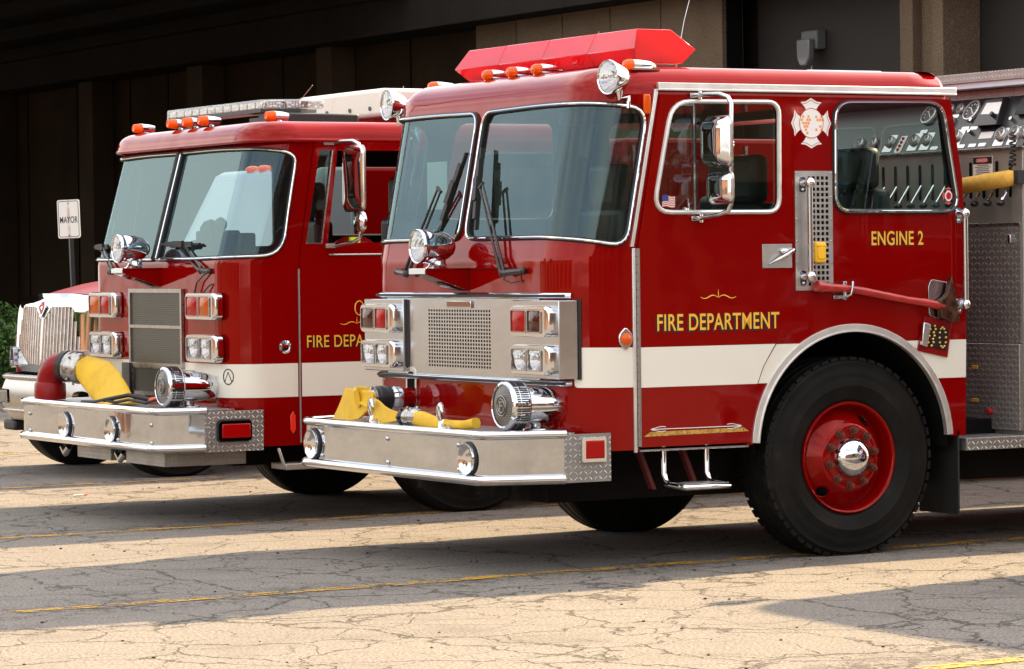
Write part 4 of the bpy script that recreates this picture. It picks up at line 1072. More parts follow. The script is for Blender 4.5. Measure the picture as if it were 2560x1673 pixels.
    bo = bumper(R, path, 0.748, 0.487, -0.35, (0.275, 2.125), (0.384, 1.2, 2.018), (-0.411, -0.131, -0.010, 0.477, 0.729), (-0.318, -0.172, 0.582, 0.712), hornz=0.607, boltz=(0.545, 0.675))
    siren(R, -0.640, 0.235, 0.878, -0.44, 0.742)
    # pipe through its chrome ringed opening
    m = MB(); ring = rpoly(rect(1.725, 1.855, 0.80, 1.040), 0.062, 8); inn = rpoly(rect(1.740, 1.840, 0.80, 1.022), 0.048, 8)
    inn = rpoly(rect(1.746, 1.834, 0.80, 1.014), 0.042, 8); m.prism(ring, lambda u, v, d: V3(-0.357-d, u, v), 0, 0.010, 0); m.prism(inn, lambda u, v, d: V3(-0.367-d, u, v), 0, 0.0015, 1)
    m.build('pipe_opening', ['chrome', 'dark_void'], R, bevel=0.002)
    m = MB(); m.cyl((-0.33, 1.79, 0.868), (-0.47, 1.79, 0.868), 0.056, n=28); pp = m.build('intake_pipe', RED, R, ang=60)
    m = MB(); m.lathe([(0.056, -0.02), (0.066, -0.01), (0.066, 0.03), (0.060, 0.04), (0.060, 0.052)], (-0.455, 1.79, 0.868), (-1, 0, 0), 28); m.build('pipe_collar', 'chrome', pp, ang=40)
    m = MB(); m.lathe([(0.062, 0), (0.070, 0.006), (0.070, 0.028), (0.064, 0.032), (0.064, 0.046), (0.071, 0.05), (0.071, 0.078), (0.064, 0.084), (0.064, 0.10), (0.060, 0.11)], (-0.503, 1.79, 0.868), (-1, 0, 0), 28); m.build('pipe_swivel', 'black_plastic', pp, ang=40)
    # tow hooks
    for (y, k) in ((1.475, 0), (0.665, 1)):
        m = MB(); c = V3(-0.805, y, 0.0); r = 0.066
        m.tube([c+V3(0.01*i, -0.012-r*cos(t), 0.810+r*sin(t)) if True else 0 for i, t in enumerate([radians(a) for a in (30, 60, 90, 120, 150, 180, 205)])], [0.007, 0.011, 0.0135, 0.0145, 0.015, 0.016, 0.017], 10)
        m.tube([c+V3(0.06, 0.045, 0.79), c+V3(0.05, 0.035, 0.765), c+V3(0.03, 0.0, 0.752), c+V3(0.02, -0.09, 0.750)], [0.017, 0.018, 0.018, 0.014], 10, flat=0.7)
        m.box(c.x-0.015, c.x+0.055, y-0.13, y+0.02, 0.739, 0.750); m.cyl(c+V3(0.02, -0.05, 0.75), c+V3(0.02, -0.05, 0.775), 0.015, n=6); m.cyl(c+V3(0.02, -0.11, 0.75), c+V3(0.02, -0.11, 0.768), 0.012, n=6)
        m.build('tow_hook', 'chrome', bo, bevel=0.0, ang=50)
    # door mirror
    m = MB(); m.tube([(0.430, -0.010, 2.497), (0.44, -0.06, 2.500), (0.470, -0.16, 2.497), (0.492, -0.205, 2.480), (0.498, -0.225, 2.445), (0.492, -0.225, 1.92), (0.488, -0.205, 1.882), (0.46, -0.15, 1.862), (0.425, -0.012, 1.845)], 0.0125, 10)
    ma = m.build('mirror_arm', 'chrome_dull', D, ang=60)
    m = MB()
    for z in (2.497, 1.845): m.box(0.375, 0.43, -0.026, -0.008, z-0.012, z+0.012); m.cyl((0.435, -0.02, z-0.022), (0.435, -0.02, z+0.022), 0.012, n=8)
    for z in (2.24, 2.225, 2.02, 2.005): m.sphere((0.500, -0.225, z), 0.015, 8)
    m.build('mirror_clamp', 'chrome', ma, bevel=0.002)
    mirror(R, 0.475, -0.275, -0.015, 2.118, 2.378, 0.045, 0.065, parent=D)
    mirror(R, 0.475, -0.280, -0.045, 1.925, 2.082, 0.035, 0.045, parent=D)
    # step
    m = MB()
    for x in (0.210, 0.478): m.tube([(x, 0.02, 0.66), (x, 0.02, 0.50), (x+0.004, 0.00, 0.465), (x+0.01, -0.035, 0.445), (x+0.015, -0.16, 0.440)], 0.0155, 10)
    m.tube([(0.215, 0.0, 0.445), (0.218, -0.13, 0.437), (0.235, -0.165, 0.434), (0.50, -0.165, 0.434), (0.515, -0.13, 0.437), (0.50, 0.0, 0.445)], 0.016, 10)
    stp = m.build('entry_step', 'chrome', R, ang=60)
    m = MB(); m.box(0.228, 0.50, -0.155, 0.0, 0.440, 0.452); m.build('step_tread', 'diamond_plate', stp, bevel=0.002)
    m = MB(); m.box(0.05, 0.72, 0.0, 0.03, 0.622, 0.641); m.box(0.05, 0.73, -0.008, 0.0, 0.622, 0.630); m.build('door_sill', 'diamond_plate', R)
    m = MB(); m.obox((0.17, 0.15, 0.53), (0.012, 0, 0), (0, 0.02, 0), (0.05, 0, -0.12)); m.build('step_bracket', 'underbody_red', R); m = MB(); m.obox((0.44, 0.15, 0.53), (0.012, 0, 0), (0, 0.02, 0), (0.05, 0, -0.12)); m.build('step_bracket', 'underbody_red', R)
    # wheels
    wheel(R, 1.425, 0.035, 0.535, 0.55, 1)
    wheel(R, 1.30, W-0.035, 0.535, 0.55, -1, detail=False)
    chassis_and_light_blocks(R, W, -0.3, 8.6, (1.425, 6.6))
    interior(R, W, 0)
    # axe carrier plates
    m = MB(); q = lambda u, v, d: V3(u, -0.012+d, v)
    m.prism(rpoly([(1.930, 1.300), (2.075, 1.268), (2.113, 1.416), (2.085, 1.480), (1.945, 1.505), (1.925, 1.46)], 0.02), q, 0, 0.010)
    m.build('axe_bracket', 'chrome_dull', R, bevel=0.002)
    m = MB(); m.prism([(1.900, 1.300), (2.085, 1.262), (2.052, 1.069), (1.846, 1.111)], q, -0.002, 0.010); k = m.build('axe_guard', 'hood_red', R, bevel=0.003)
    m = MB(); m.prism([(1.872, 1.268), (1.920, 1.258), (1.893, 1.130), (1.858, 1.143)], q, -0.030, -0.003); m.build('guard_lip', 'chrome', k, bevel=0.004)
    m = MB(); m.box(1.920, 1.925, -0.02, -0.012, 1.14, 1.25)
    m.prism([(1.926, 1.258), (2.060, 1.230), (2.040, 1.105), (1.900, 1.135)], q, -0.006, -0.004)
    m.build('guard_window', 'ink_black', k)
    m = MB()
    for cx_, s_ in ((1.925, 0), (1.960, 1)):
        for i in range(7): z = 1.245-i*0.018; m.sphere((cx_-0.004*i+(0.004 if i % 2 else -0.004), -0.026, z), 0.008, 8)
    for i in range(12): t = 2*pi*i/12; m.sphere((2.008+0.022*cos(t), -0.026, 1.180+0.055*sin(t)), 0.007, 8)
    m.build('gold_chain', 'gold_leaf', k)
    # ---- pump panel and body behind the cab
    m = MB(); xp = 2.62
    m.box(xp, xp+0.10, 0.03, W-0.03, 0.60, 2.243)
    pn = m.build('pump_panel', 'steel', R, bevel=0.003)
    tl = V3(0.177/0.30, 0, 1.0); slope = 0.62
    pf = lambda u, v, d=0.0: V3(xp-0.012+(v-2.243)*slope+d, u, v)        # tilted gauge board
    m = MB(); m.prism([(0.02, 2.243), (W-0.02, 2.243), (W-0.02, 2.545), (0.02, 2.545)], pf, 0, 0.02); gb = m.build('gauge_board', 'black_satin', pn, bevel=0.002)
    m = MB(); m.box(xp-0.020, xp+0.02, 0.0, W, 2.232, 2.246); m.build('board_trim', 'aluminium', pn, bevel=0.002)
    m = MB(); m.box(xp+0.08, xp+0.9, -0.01, W, 2.600, 2.636); m.build('top_rail', 'rail_grey', pn, bevel=0.004)
    m = MB(); m.box(xp+0.06, xp+0.9, 0.0, W, 2.636, 2.690); m.build('top_tread', 'diamond_plate', pn)
    nrm_ = V3(-1, 0, slope).normalized()
    ty = lambda y, z: y
    def gauge(y, z, r, face='black_satin', ring='trim_bright', ticks=True):
        y = ty(y, z)
        c = pf(y, z, -0.001); m = MB(); m.lathe([(r*1.12, 0), (r*1.16, 0.010), (r*1.10, 0.020), (r, 0.022), (r*0.97, 0.012)], c, nrm_, 28, 0, caps=False); m.lathe([(r*0.99, 0.011), (0, 0.011)], c, nrm_, 28, 1, caps=False)
        up = V3(slope, 0, 1).normalized(); rt = V3(0, 1, 0)
        if ticks:
            for k in range(9):
                t = radians(-30+k*30); dd = rt*cos(t)+up*sin(t); m.obox(c+nrm_*0.0125+dd*r*0.72, dd*r*0.10, dd.cross(nrm_)*r*0.045, nrm_*0.0005, 2)
            dd = rt*0.7+up*0.7; m.obox(c+nrm_*0.013, dd*r*0.6, dd.cross(nrm_)*r*0.05, nrm_*0.0005, 2)
        return m.build('gauge', [ring, face, 'label_white'], gb, ang=50)
    gauge(0.645, 2.470, 0.060); gauge(0.769, 2.489, 0.027); gauge(0.864, 2.493, 0.024); gauge(0.801, 2.416, 0.024)
    gauge(1.053, 2.466, 0.058); gauge(0.263, 2.320, 0.037, 'interior_grey'); gauge(0.138, 2.323, 0.037, 'interior_grey'); gauge(0.02+0.03, 2.326, 0.034, 'interior_grey'); gauge(0.682, 2.326, 0.030, 'interior_grey')
    for y in (0.973, 1.094, 1.334, 1.50, 1.64): gauge(y, 2.318, 0.033, 'interior_grey')
    for y, z in ((0.256, 2.268), (0.132, 2.27), (0.67, 2.275), (0.96, 2.27), (1.08, 2.27), (1.33, 2.27)):
        m = MB(); m.prism(rpoly([(y-0.045, z-0.012), (y+0.045, z-0.012), (y+0.045, z+0.09), (y-0.045, z+0.09)], 0.008), pf, -0.0025, 0); m.build('gauge_plate', 'chrome_dull', gb)
    m = MB()
    for k in range(14): m.sphere(pf(0.05+k*0.15, 2.25, -0.002), 0.004, 6); m.sphere(pf(0.05+k*0.15, 2.537, -0.002), 0.004, 6)
    m.build('board_rivets', 'chrome_dull', gb)
    for y, z in ((0.561, 2.342), (0.22, 2.40), (0.88, 2.40), (0.60, 2.41)): m = MB(); m.cyl(pf(y, z), pf(y, z)+nrm_*0.025, 0.011, n=10); m.build('board_knob', 'chrome', gb)
    m = MB(); m.prism([(0.03, 2.43), (0.20, 2.43), (0.20, 2.53), (0.03, 2.53)], lambda u, v, d: V3(pf(u, v).x-0.03+d, u, v), 0, 0.04); m.build('side_box', 'interior_dark', gb, bevel=0.004)
    m = MB(); pb = lambda u, v, d=0.0: V3(pf(u, v).x-0.05+d, u, v)
    m.prism([(0.300, 2.378), (0.526, 2.378), (0.515, 2.532), (0.355, 2.538)], pb, 0, 0.06); bx = m.build('control_box', 'black_satin', gb, bevel=0.004)
    m = MB(); m.prism([(0.325, 2.442), (0.490, 2.446), (0.485, 2.512), (0.345, 2.512)], pb, -0.002, 0.0); m.build('box_screen', 'label_white', bx)
    m = MB(); m.cyl(pb(0.351, 2.430), pb(0.351, 2.430)+nrm_*0.03, 0.014, n=12); m.build('box_knob', 'black_plastic', bx)
    for (y, z) in ((0.641, 2.372), (0.559, 2.371), (0.598, 2.266), (0.493, 2.267), (0.80, 2.45), (0.856, 2.265), (1.21, 2.266), (1.04, 2.37), (0.40, 2.268)):
        m = MB(); y = ty(y, z); m.prism(rpoly(rect(y-0.035, y+0.035, z-0.010, z+0.010), 0.008), pf, -0.003, 0); m.build('board_label', 'chrome_dull', gb)
    m = MB(); m.prism(rect(0.345, 0.465, 2.303, 2.342), pf, -0.003, 0); m.build('board_plate', 'label_white', gb)
    m = MB(); m.prism([(1.18, 2.250), (1.24, 2.250), (1.24, 2.350), (1.18, 2.350)], pf, -0.004, 0); o = m.build('indicator_plate', 'label_white', gb)
    m = MB()
    for i in range(4): m.sphere(pf(1.21, 2.268+0.022*i, -0.006), 0.011, 8)
    m.build('indicator_lamps', 'red_lens', o)
    # slots, levers and placard on the lower panel
    ys = [0.140+0.122*i for i in range(14)]
    for y in ys: m = MB(); m.prism(rpoly(rect(y-0.013, y+0.013, 1.96, 2.17), 0.012), lambda u, v, d: V3(xp-0.0015-d, u, v), 0, 0.001); m.build('lever_slot', 'dark_void', pn)
    for y in ys:
        m = MB(); m.cyl((xp+0.0, y-0.01, 2.045), (xp-0.09, y-0.03, 1.940), 0.008, n=8)
        lv = m.build('valve_lever', 'chrome', pn); m = MB(); m.sphere((xp-0.095, y-0.032, 1.928), 0.026, 12, 0, (1.0, 1.0, 0.75)); m.build('lever_knob', 'black_plastic', lv)
    m = MB(); m.box(xp-0.004, xp-0.0005, 0.300, 0.480, 2.085, 2.200); dg = m.build('danger_placard', 'label_white', pn)
    m = MB(); m.box(xp-0.006, xp-0.0045, 0.303, 0.477, 2.157, 2.197); m.build('placard_header', 'ink_black', dg)
    m = MB(); m.add([V3(xp-0.0072, 0.390+0.060*cos(t), 2.177+0.016*sin(t)) for t in [2*pi*i/24 for i in range(24)]], [tuple(range(24))]); m.build('placard_oval', 'decal_red', dg)
    text('placard_text', 'DANGER', 0.340, 0.440, 2.168, 2.186, lambda u, v: V3(xp-0.0080, 0.78-u, v), 'label_white', dg, 0.01)
    m = MB(); rnd = random.Random(2)
    for i in range(6): z = 2.149-0.0105*i; a = 0.315+rnd.random()*0.02; m.box(xp-0.0052, xp-0.0045, a, 0.465-rnd.random()*0.03, z-0.0020, z+0.0020)
    m.build('placard_lines', 'interior_grey', dg)
    # compartment door below, step
    m = MB(); m.box(xp-0.008, xp+0.0, 0.045, 0.90, 1.135, 1.800); cd = m.build('compartment_door', 'diamond_plate_dark', pn)
    m = MB(); m.box(xp-0.014, xp-0.0, 0.045, 0.90, 1.800, 1.816); m.build('door_trim', 'aluminium', cd, bevel=0.001)
    m = MB(); m.box(xp-0.03, xp-0.010, 0.11, 0.135, 1.70, 1.75); m.build('door_latch', 'chrome', cd, bevel=0.003)
    m = MB(); m.box(xp-0.025, xp+0.0, 0.042, 0.92, 0.640, 1.128); ld = m.build('lower_locker', 'diamond_plate', pn, bevel=0.003)
    m = MB()
    for z in (0.99, 0.80): m.box(xp-0.029, xp-0.0252, 0.42, 0.48, z-0.011, z+0.011)
    m.build('locker_labels', 'gold', ld, bevel=0.002)
    m = MB(); m.cyl((xp-0.025, 0.30, 0.742), (xp-0.055, 0.30, 0.742), 0.014, n=12); m.build('drain_knob', 'decal_red', ld); m = MB(); m.cyl((xp-0.025, 0.34, 0.742), (xp-0.045, 0.34, 0.742), 0.008, n=10); m.build('drain_lamp', 'chrome', ld)
    m = MB(); m.box(2.19, 3.1, 0.0, W, 0.545, 0.615); m.build('running_board', 'diamond_plate', R, bevel=0.004)
    # coiled microphone cord and yellow padded bar
    m = MB(); m.tube([(xp-0.05+0.0+0.016*cos(t), 0.055+0.018*sin(t)+0.0, 2.325-0.0042*t) for t in [i*0.5 for i in range(96)]], 0.0055, 6); m.build('coiled_cord', 'black_plastic', R)
    m = MB(); m.lathe([(0.0, 0), (0.036, 0.004), (0.046, 0.02), (0.047, 0.3), (0.046, 0.50), (0.030, 0.54), (0, 0.545)], (2.500, 0.56, 2.022), (0.12, -0.99, 0.09), 20, caps=False); m.build('padded_bar', 'foam_yellow', R, ang=60)
    m = MB(); m.box(xp-0.07, xp-0.0, -0.02, 0.025, 2.03, 2.11); m.build('bar_bracket', 'interior_dark', R, bevel=0.003)
    # rear body (mostly outside the picture)
    m = MB(); m.box(3.05, 8.8, 0.02, W-0.02, 0.62, 1.45); m.box(3.05, 8.8, 0.45, W-0.02, 1.45, 2.58); m.box(xp+0.205, 3.05, 0.04, W-0.04, 2.0, 2.598, 1); m.box(xp+0.11, 3.05, 0.04, W-0.04, 0.62, 2.0, 1)
    rb = m.build('rear_body', [RED, 'diamond_plate_dark'], R, bevel=0.004)
    m = MB(); m.box(3.06, 8.7, 0.010, 0.016, 0.955, 1.168); m.build('white_stripe', 'tape_white', rb)
    wheel(R, 6.6, 0.035, 0.535, 0.55, 1, detail=False); wheel(R, 6.6, W-0.035, 0.535, 0.55, -1, detail=False)
    return R

def interior(R, W, style):
    x0 = 0.1
    m = MB(); m.box(-0.10, 2.16, 0.10, W-0.10, 1.255, 1.285); m.build('cab_floor', 'interior_dark', R)
    m = MB()
    m.box(-0.22, 0.10, 0.14, W-0.14, 1.20, 1.56); m.obox((-0.05, W/2, 1.60), (0.20, 0, 0), (0, W/2-0.14, 0), (0.02, 0, 0.05)); m.box(0.0, 0.16, 0.18, 0.85, 1.50, 1.70)
    m.build('dashboard', 'interior_dark', R, bevel=0.03)
    m = MB(); m.box(0.10, 1.3, 0.78, W-0.78, 0.85, 1.42); m.build('engine_cover', 'interior_grey', R, bevel=0.06, seg=3)
    m = MB(); c = V3(0.34, 0.50, 1.66); a = V3(-0.42, 0, 0.9).normalized(); X = V3(0, 1, 0); Y = a.cross(X)
    m.tube([c+(X*cos(t)+Y*sin(t))*0.24 for t in [2*pi*i/32 for i in range(32)]], 0.016, 8, True); m.cyl(c, c-a*0.4, 0.03, n=10)
    for t in (0.5, 2.6, 4.7): m.tube([c, c+(X*cos(t)+Y*sin(t))*0.24], 0.012, 6)
    m.build('steering_wheel', 'black_plastic', R)
    seat(R, 0.55, 0.48); seat(R, 0.55, W-0.48)
    if style == 0:
        seat(R, 1.35, 0.55, 1.40, 0.85); seat(R, 1.35, W-0.55, 1.40, 0.85)
        m = MB(); m.box(-0.210, -0.206, 1.62, 1.86, 1.93, 2.20); o = m.build('windshield_notice', 'paper', R)
        m = MB(); m.tube([(0.35, 0.9, 2.45), (0.30, 0.95, 2.2)], 0.035, 8); m.box(0.25, 0.42, 0.85, 1.15, 2.38, 2.46); m.build('map_lamp', 'interior_grey', R, bevel=0.01)
    if style == 1:
        m = MB(); m.box(-0.12, 0.10, 1.05, 1.30, 1.56, 1.86); m.box(-0.05, 0.1, 1.30, 1.55, 1.56, 1.80); m.sphere((0.0, 1.15, 1.90), 0.05, 8); m.sphere((0.05, 1.42, 1.86), 0.08, 10); m.box(0.0, 0.12, 0.85, 1.05, 1.60, 1.84); m.build('dash_equipment', 'black_plastic', R, bevel=0.02)
        m = MB(); m.sphere((0.02, 2.05, 1.70), 0.14, 16, 0, (1, 1.1, 0.7)); m.box(-0.13, -0.10, 2.10, 2.18, 1.70, 1.78, 1); m.build('helmet_on_dash', ['hood_red', 'lime'], R)
    m = MB(); m.box(1.28, 1.34, 0.4, W-0.4, 0.86, 1.75); m.build('rear_bulkhead', 'interior_dark', R)

# ================================================================== middle engine
def build_engine_middle():
    W = 2.44; Y0 = 4.05
    R = empty('fire_engine', (0, Y0, 0), 'middle red fire engine with tall narrow grille and clear light bar', 'fire engine', 'fire engines parked side by side')
    cab = Cab(W, -0.440, 0.26, 1.655, 0.275, 2.42, 2.3); S = cab.S; sc = cab.sc
    xe = lambda z: 0.005+0.16*max(0, z-1.655)
    zb = 0.485; zt = 2.42; e = 0.12
    # front-wrap boundary: end on the door line; side part of the wrap must not rake as fast as the nose
    def S2(u, z, d=0.0):
        p = S(u, z, d)
        if u < 0 or u > cab.L:
            uu = -u if u < 0 else u-cab.L; k = min(1.0, uu/e)
            p = V3(p.x-cab.rk(z)*k+(0.16*max(0, z-1.655))*k, p.y, p.z)
        return p
    e0 = 0.185     # wrap reaches x = xc+e0
    m = MB(); e = e0
    near = rpoly([(sc-0.022, 1.672), (sc-0.022, 2.372), (0.75, 2.375), (0.20, 2.362), (-0.01, 2.33), (-0.075, 1.690), (0.25, 1.680), (0.6, 1.674)], [0.015, 0.015, 0.2, 0.25, 0.16, 0.15, 0.2, 0.2], 7)
    far = [(2*sc-u, v) for u, v in near]
    m.panel(dens([(-e, zb), (cab.L+e, zb), (cab.L+e, zt), (-e, zt)], 0.05), [dens(near, 0.04), dens(far, 0.04)], S2, 0.03, grid=0.045, m=0, mrim=1, normals=True)
    x0 = cab.xc+e0
    archc = arc(1.36, 0.60, 0.652, radians(-10), radians(190), 40)
    outs = [(x0, zb), (x0, 1.655), (x0+0.16*0.765, zt), (2.3, zt), (2.3, zb)]+[(2.1, zb)]+archc+[(0.70, zb)]
    door = [(x0+0.018, zb+0.01), (x0+0.018, 1.655), (x0+0.018+0.115, 2.405), (1.06, 2.405), (1.06, 1.25), (0.78, 0.98), (0.66, zb+0.01)]
    cz_ = (0.5, 1.4); dh = [(cz_[0]+(p[0]-cz_[0])*1.008, cz_[1]+(p[1]-cz_[1])*1.005) for p in door]
    vent = [(0.068, 1.763), (0.180, 1.763), (0.262, 2.352), (0.176, 2.352)]
    dwin = rpoly([(0.222, 1.763), (0.98, 1.763), (0.98, 2.352), (0.300, 2.352)], [0.01, 0.05, 0.05, 0.01])
    rwin = rpoly([(1.30, 1.83), (2.12, 1.83), (2.12, 2.34), (1.30, 2.34)], 0.10)
    m.panel(outs, [dh, rwin], side(0), 0.03, m=0, mrim=1); m.panel(outs, [dwin, rwin], side(W, -1), 0.03, m=0, mrim=1)
    m.panel([(0.004, zb+0.003), (W-0.004, zb+0.003), (W-0.004, zt-0.003), (0.004, zt-0.003)], [rpoly(rect(0.3, W-0.3, 1.8, 2.3), 0.05)], lambda u, v, d=0.0: V3(2.298-d, u, v), 0.03, m=0, mrim=1)
    body = m.build('cab', [RED, 'interior_dark'], R, ang=40)
    roof(cab, 2.418, 0.120, 0.10, 0.13, 2.32, RED, body, lip=0.055)
    m = MB(); us = [-0.4+(cab.L+0.8)*i/70 for i in range(71)]
    m.tube([S(u, 2.412, -0.048) for u in us], 0.012, 8); m.build('roof_lip', RED, body, ang=60)
    for lp in (near, far):
        m = MB(); m.panel(dens(lp, 0.03), [], lambda u, v, d=0.0: S2(u, v, 0.004+d), grid=0.04, normals=True)
        g = m.build('windshield', 'glass', R); gasket(lp, S2, g, 0.016, 0.007)
    m = MB(); m.tube([S2(sc, z, -0.020) for z in (1.67, 1.9, 2.15, 2.375)], 0.020, 8); m.build('windshield_divider', 'black_rubber', R)
    m = MB(); m.panel(door, [vent, dwin], side(-0.006), 0.03); D = m.build('door', RED, R, bevel=0.003)
    m = MB(); m.panel(vent, [], side(0.006)); m.build('vent_window', 'side_glass', D)
    m = MB(); P = [(u, -0.008, v) for u, v in dens([(0.068, 1.763), (0.180, 1.763), (0.262, 2.352)], 0.3)[:-1]]; m.tube([(0.182, -0.006, 1.763), (0.264, -0.006, 2.352)], 0.005, 6); m.tube([(0.066, -0.007, 1.760), (0.182, -0.007, 1.760)], 0.004, 6); m.build('vent_frame', 'aluminium', D)
    m = MB(); m.tube([(0.228, -0.010, 1.688), (0.96, -0.010, 1.688)], 0.007, 8); m.build('door_trim', 'aluminium', D)
    m = MB(); m.tube([(x0+0.010, -0.006, 0.50), (x0+0.010, -0.006, 1.60)], 0.0065, 8); m.build('door_hinge', 'anodised', D)
    for wn_, yy, sg in ((rwin, 0, 1), (rwin, W, -1)):
        m = MB(); m.panel(wn_, [], side(yy+sg*0.008)); g = m.build('rear_window', 'side_glass', R); gasket(wn_, side(yy, sg), g, 0.016, 0.008)
    # a red turnout helmet with lime patches lying behind the open window
    m = MB(); m.sphere((0.52, 0.22, 1.72), 0.13, 16, 0, (1.2, 0.9, 0.7)); m.box(0.43, 0.50, 0.085, 0.11, 1.74, 1.80, 1); m.box(0.55, 0.60, 0.09, 0.11, 1.70, 1.75, 1); m.tube([(0.52+0.2*cos(t), 0.22+0.15*sin(t), 1.68) for t in [2*pi*i/20 for i in range(20)]], 0.02, 6, True)
    hm = empty('helmet', (0.52, Y0+0.22, 1.63), 'dark red fire helmet with lime patches lying inside the middle engine window', 'helmet'); o = m.build('helmet_shell', ['hood_red', 'lime'], None, org=(0.52, 0.22, 1.63)); o.parent = hm; o.location = (0, 0, 0)
    # stripes
    m = MB(); m.panel(dens([(-e+0.002, 0.792), (cab.L*0.5-0.23, 0.792), (cab.L*0.5-0.23, 1.004), (-e+0.002, 1.004)], 0.05), [], lambda u, v, d=0.0: S2(u, v, d-0.0025), grid=0.05, normals=True)
    m.build('white_stripe', 'tape_white', body); m = MB()
    m.panel(dens([(cab.L*0.5+0.23, 0.792), (cab.L, 0.792), (cab.L, 1.004), (cab.L*0.5+0.23, 1.004)], 0.05), [], lambda u, v, d=0.0: S2(u, v, d-0.0025), grid=0.05, normals=True)
    m.build('white_stripe', 'tape_white', body)
    m = MB(); m.prism([(x0+0.022, 0.792), (0.70, 0.792), (0.765, 0.97), (0.79, 1.004), (x0+0.022, 1.004)], lambda u, v, d: V3(u, -0.0085-d, v), 0, 0.001); m.build('white_stripe', 'tape_white', D)
    F = lambda y: (lambda u, v: V3(u, y, v))
    for dx, dz in ((-0.003, -0.003), (0.006, -0.007)): text('lettering_shadow', 'FIRE DEPARTMENT', 0.066+dx, 0.815+dx, 1.100+dz, 1.176+dz, F(-0.0072), 'ink_black', D, 0.02)
    text('lettering', 'FIRE DEPARTMENT', 0.066, 0.815, 1.101, 1.177, F(-0.0086), 'gold', D, 0.005)
    decal_scroll(D, 0.42, 1.253, 0.118, -0.0085)
    m = MB(); m.tube([(0.44+0.032*cos(t), -0.0085, 1.345+0.045*sin(t)) for t in [2*pi*i/20 for i in range(20)]], 0.004, 6, True); m.build('gold_ring', 'gold', D)
    m = MB(); m.prism([(-0.036, 0.700), (-0.018, 0.672), (-0.018, 0.585), (-0.036, 0.556), (-0.054, 0.585), (-0.054, 0.672)], lambda u, v, d: V3(u, 0.003-d, v), 0, 0.008); m.build('reflector', 'reflector_red', R, bevel=0.002)
    m = MB(); m.lathe([(0.045, 0), (0.042, 0.010), (0.030, 0.014), (0.026, 0.008), (0.012, 0.012), (0, 0.014)], (-0.083, 0.006, 1.108), (0, -1, 0), 24, caps=False); m.build('side_marker', 'chrome', R, ang=50)
    # grille
    yc = W/2-0.02; ya, yb = yc-0.442, yc+0.442; xg = -0.446
    m = MB(); t_ = 0.026
    m.panel(rect(ya, yb, 0.965, 1.480), [rect(ya+t_, yb-t_, 1.240, 1.480-t_), rect(ya+t_, yb-t_, 0.965+t_, 1.220)], lambda u, v, d=0.0: V3(xg-0.018+d, u, v), 0.02)
    m.panel(rect(ya+0.12, yb-0.02, 0.775, 0.965), [rect(ya+0.15, yb-0.045, 0.80, 0.955)], lambda u, v, d=0.0: V3(xg-0.014+d, u, v), 0.014)
    gr = m.build('grille', 'aluminium', R, bevel=0.002)
    m = MB(); m.box(xg-0.008, xg-0.004, ya+0.02, yb-0.02, 0.985, 1.46); m.box(xg-0.008, xg-0.004, ya+0.14, yb-0.04, 0.79, 0.96); m.build('grille_screen', 'wire_screen', gr)
    m = MB(); m.box(xg-0.03, xg+0.0, yb-0.03, yb+0.10, 0.74, 0.985); m.box(xg-0.014, xg-0.0, ya-0.16, ya+0.10, 0.90, 0.955, 1); m.build('grille_surround', ['black_satin', 'steel'], gr)
    m = MB(); m.tube([S2(0.289+0.040*cos(t), 0.925+0.048*sin(t), -0.003) for t in [2*pi*i/28 for i in range(28)]], 0.0035, 5, True); m.tube([S2(0.262, 0.895, -0.003), S2(0.289, 0.955, -0.003), S2(0.316, 0.895, -0.003)], 0.003, 5); m.build('round_badge', 'ink_black', R)
    for sg in (0, 1):
        y = 0.370 if sg == 0 else W-0.370-0.05
        up = ['amber', 'red_lens'] if sg == 0 else ['red_lens', 'amber']
        lamp_cluster(R, y, 1.283, 1.456, -0.505, 0.46, 0.055, up); lamp_cluster(R, y, 1.015, 1.190, -0.505, 0.46, 0.055, ['clear_lens', 'clear_lens'])
    prow_beacon(R, -0.44, W/2+0.02, 1.610, -0.70, 1.745, 0.094)
    wiper(R, (-0.452, 0.33, 1.592), (-0.462, 0.44, 1.600), (-0.425, 0.84, 1.760), (-0.435, 1.12, 1.772), (-0.430, 0.54, 1.768))
    wiper(R, (-0.452, W-0.45, 1.592), (-0.462, W-0.52, 1.602), (-0.44, W-0.29, 1.755), (-0.435, W-0.46, 1.765), (-0.40, W-0.06, 1.765))
    m = MB(); m.tube([(-0.46, 0.36, 1.585), (-0.465, 0.50, 1.52), (-0.463, 0.545, 1.45), (-0.462, 0.47, 1.42), (-0.462, 0.40, 1.46), (-0.455, 0.33, 1.50), (-0.445, 0.30, 1.51)], 0.005, 6); m.build('wiper_hose', 'black_rubber', R)
    for y in (0.25, 0.97, 1.225, 1.48, 2.19): cab_marker(R, -0.17 if 0.5 < y < 2 else -0.02 if y < 1 else -0.12, y, 2.578, 1)
    # clear light bar
    zl0, zl1 = 2.628, 2.695; cl = [(0.25, 0.42), (0.02, 0.54), (0.02, 2.08), (0.25, 2.20)]
    m = MB(); lw = 0.13
    m.prism(cl+[(0.42, 2.08), (0.20, 1.98), (0.20, 0.64), (0.42, 0.54)], lambda u, v, d: V3(u, v, zl0+d), -0.012, 0.010)
    for y in (0.6, 1.8): m.box(0.06, 0.16, y-0.06, y+0.06, 2.53, zl0)
    lb = m.build('light_bar', 'black_plastic', R)
    segs = [(cl[0], cl[1]), (cl[1], (0.02, 1.31)), ((0.02, 1.31), cl[2]), (cl[2], cl[3])]
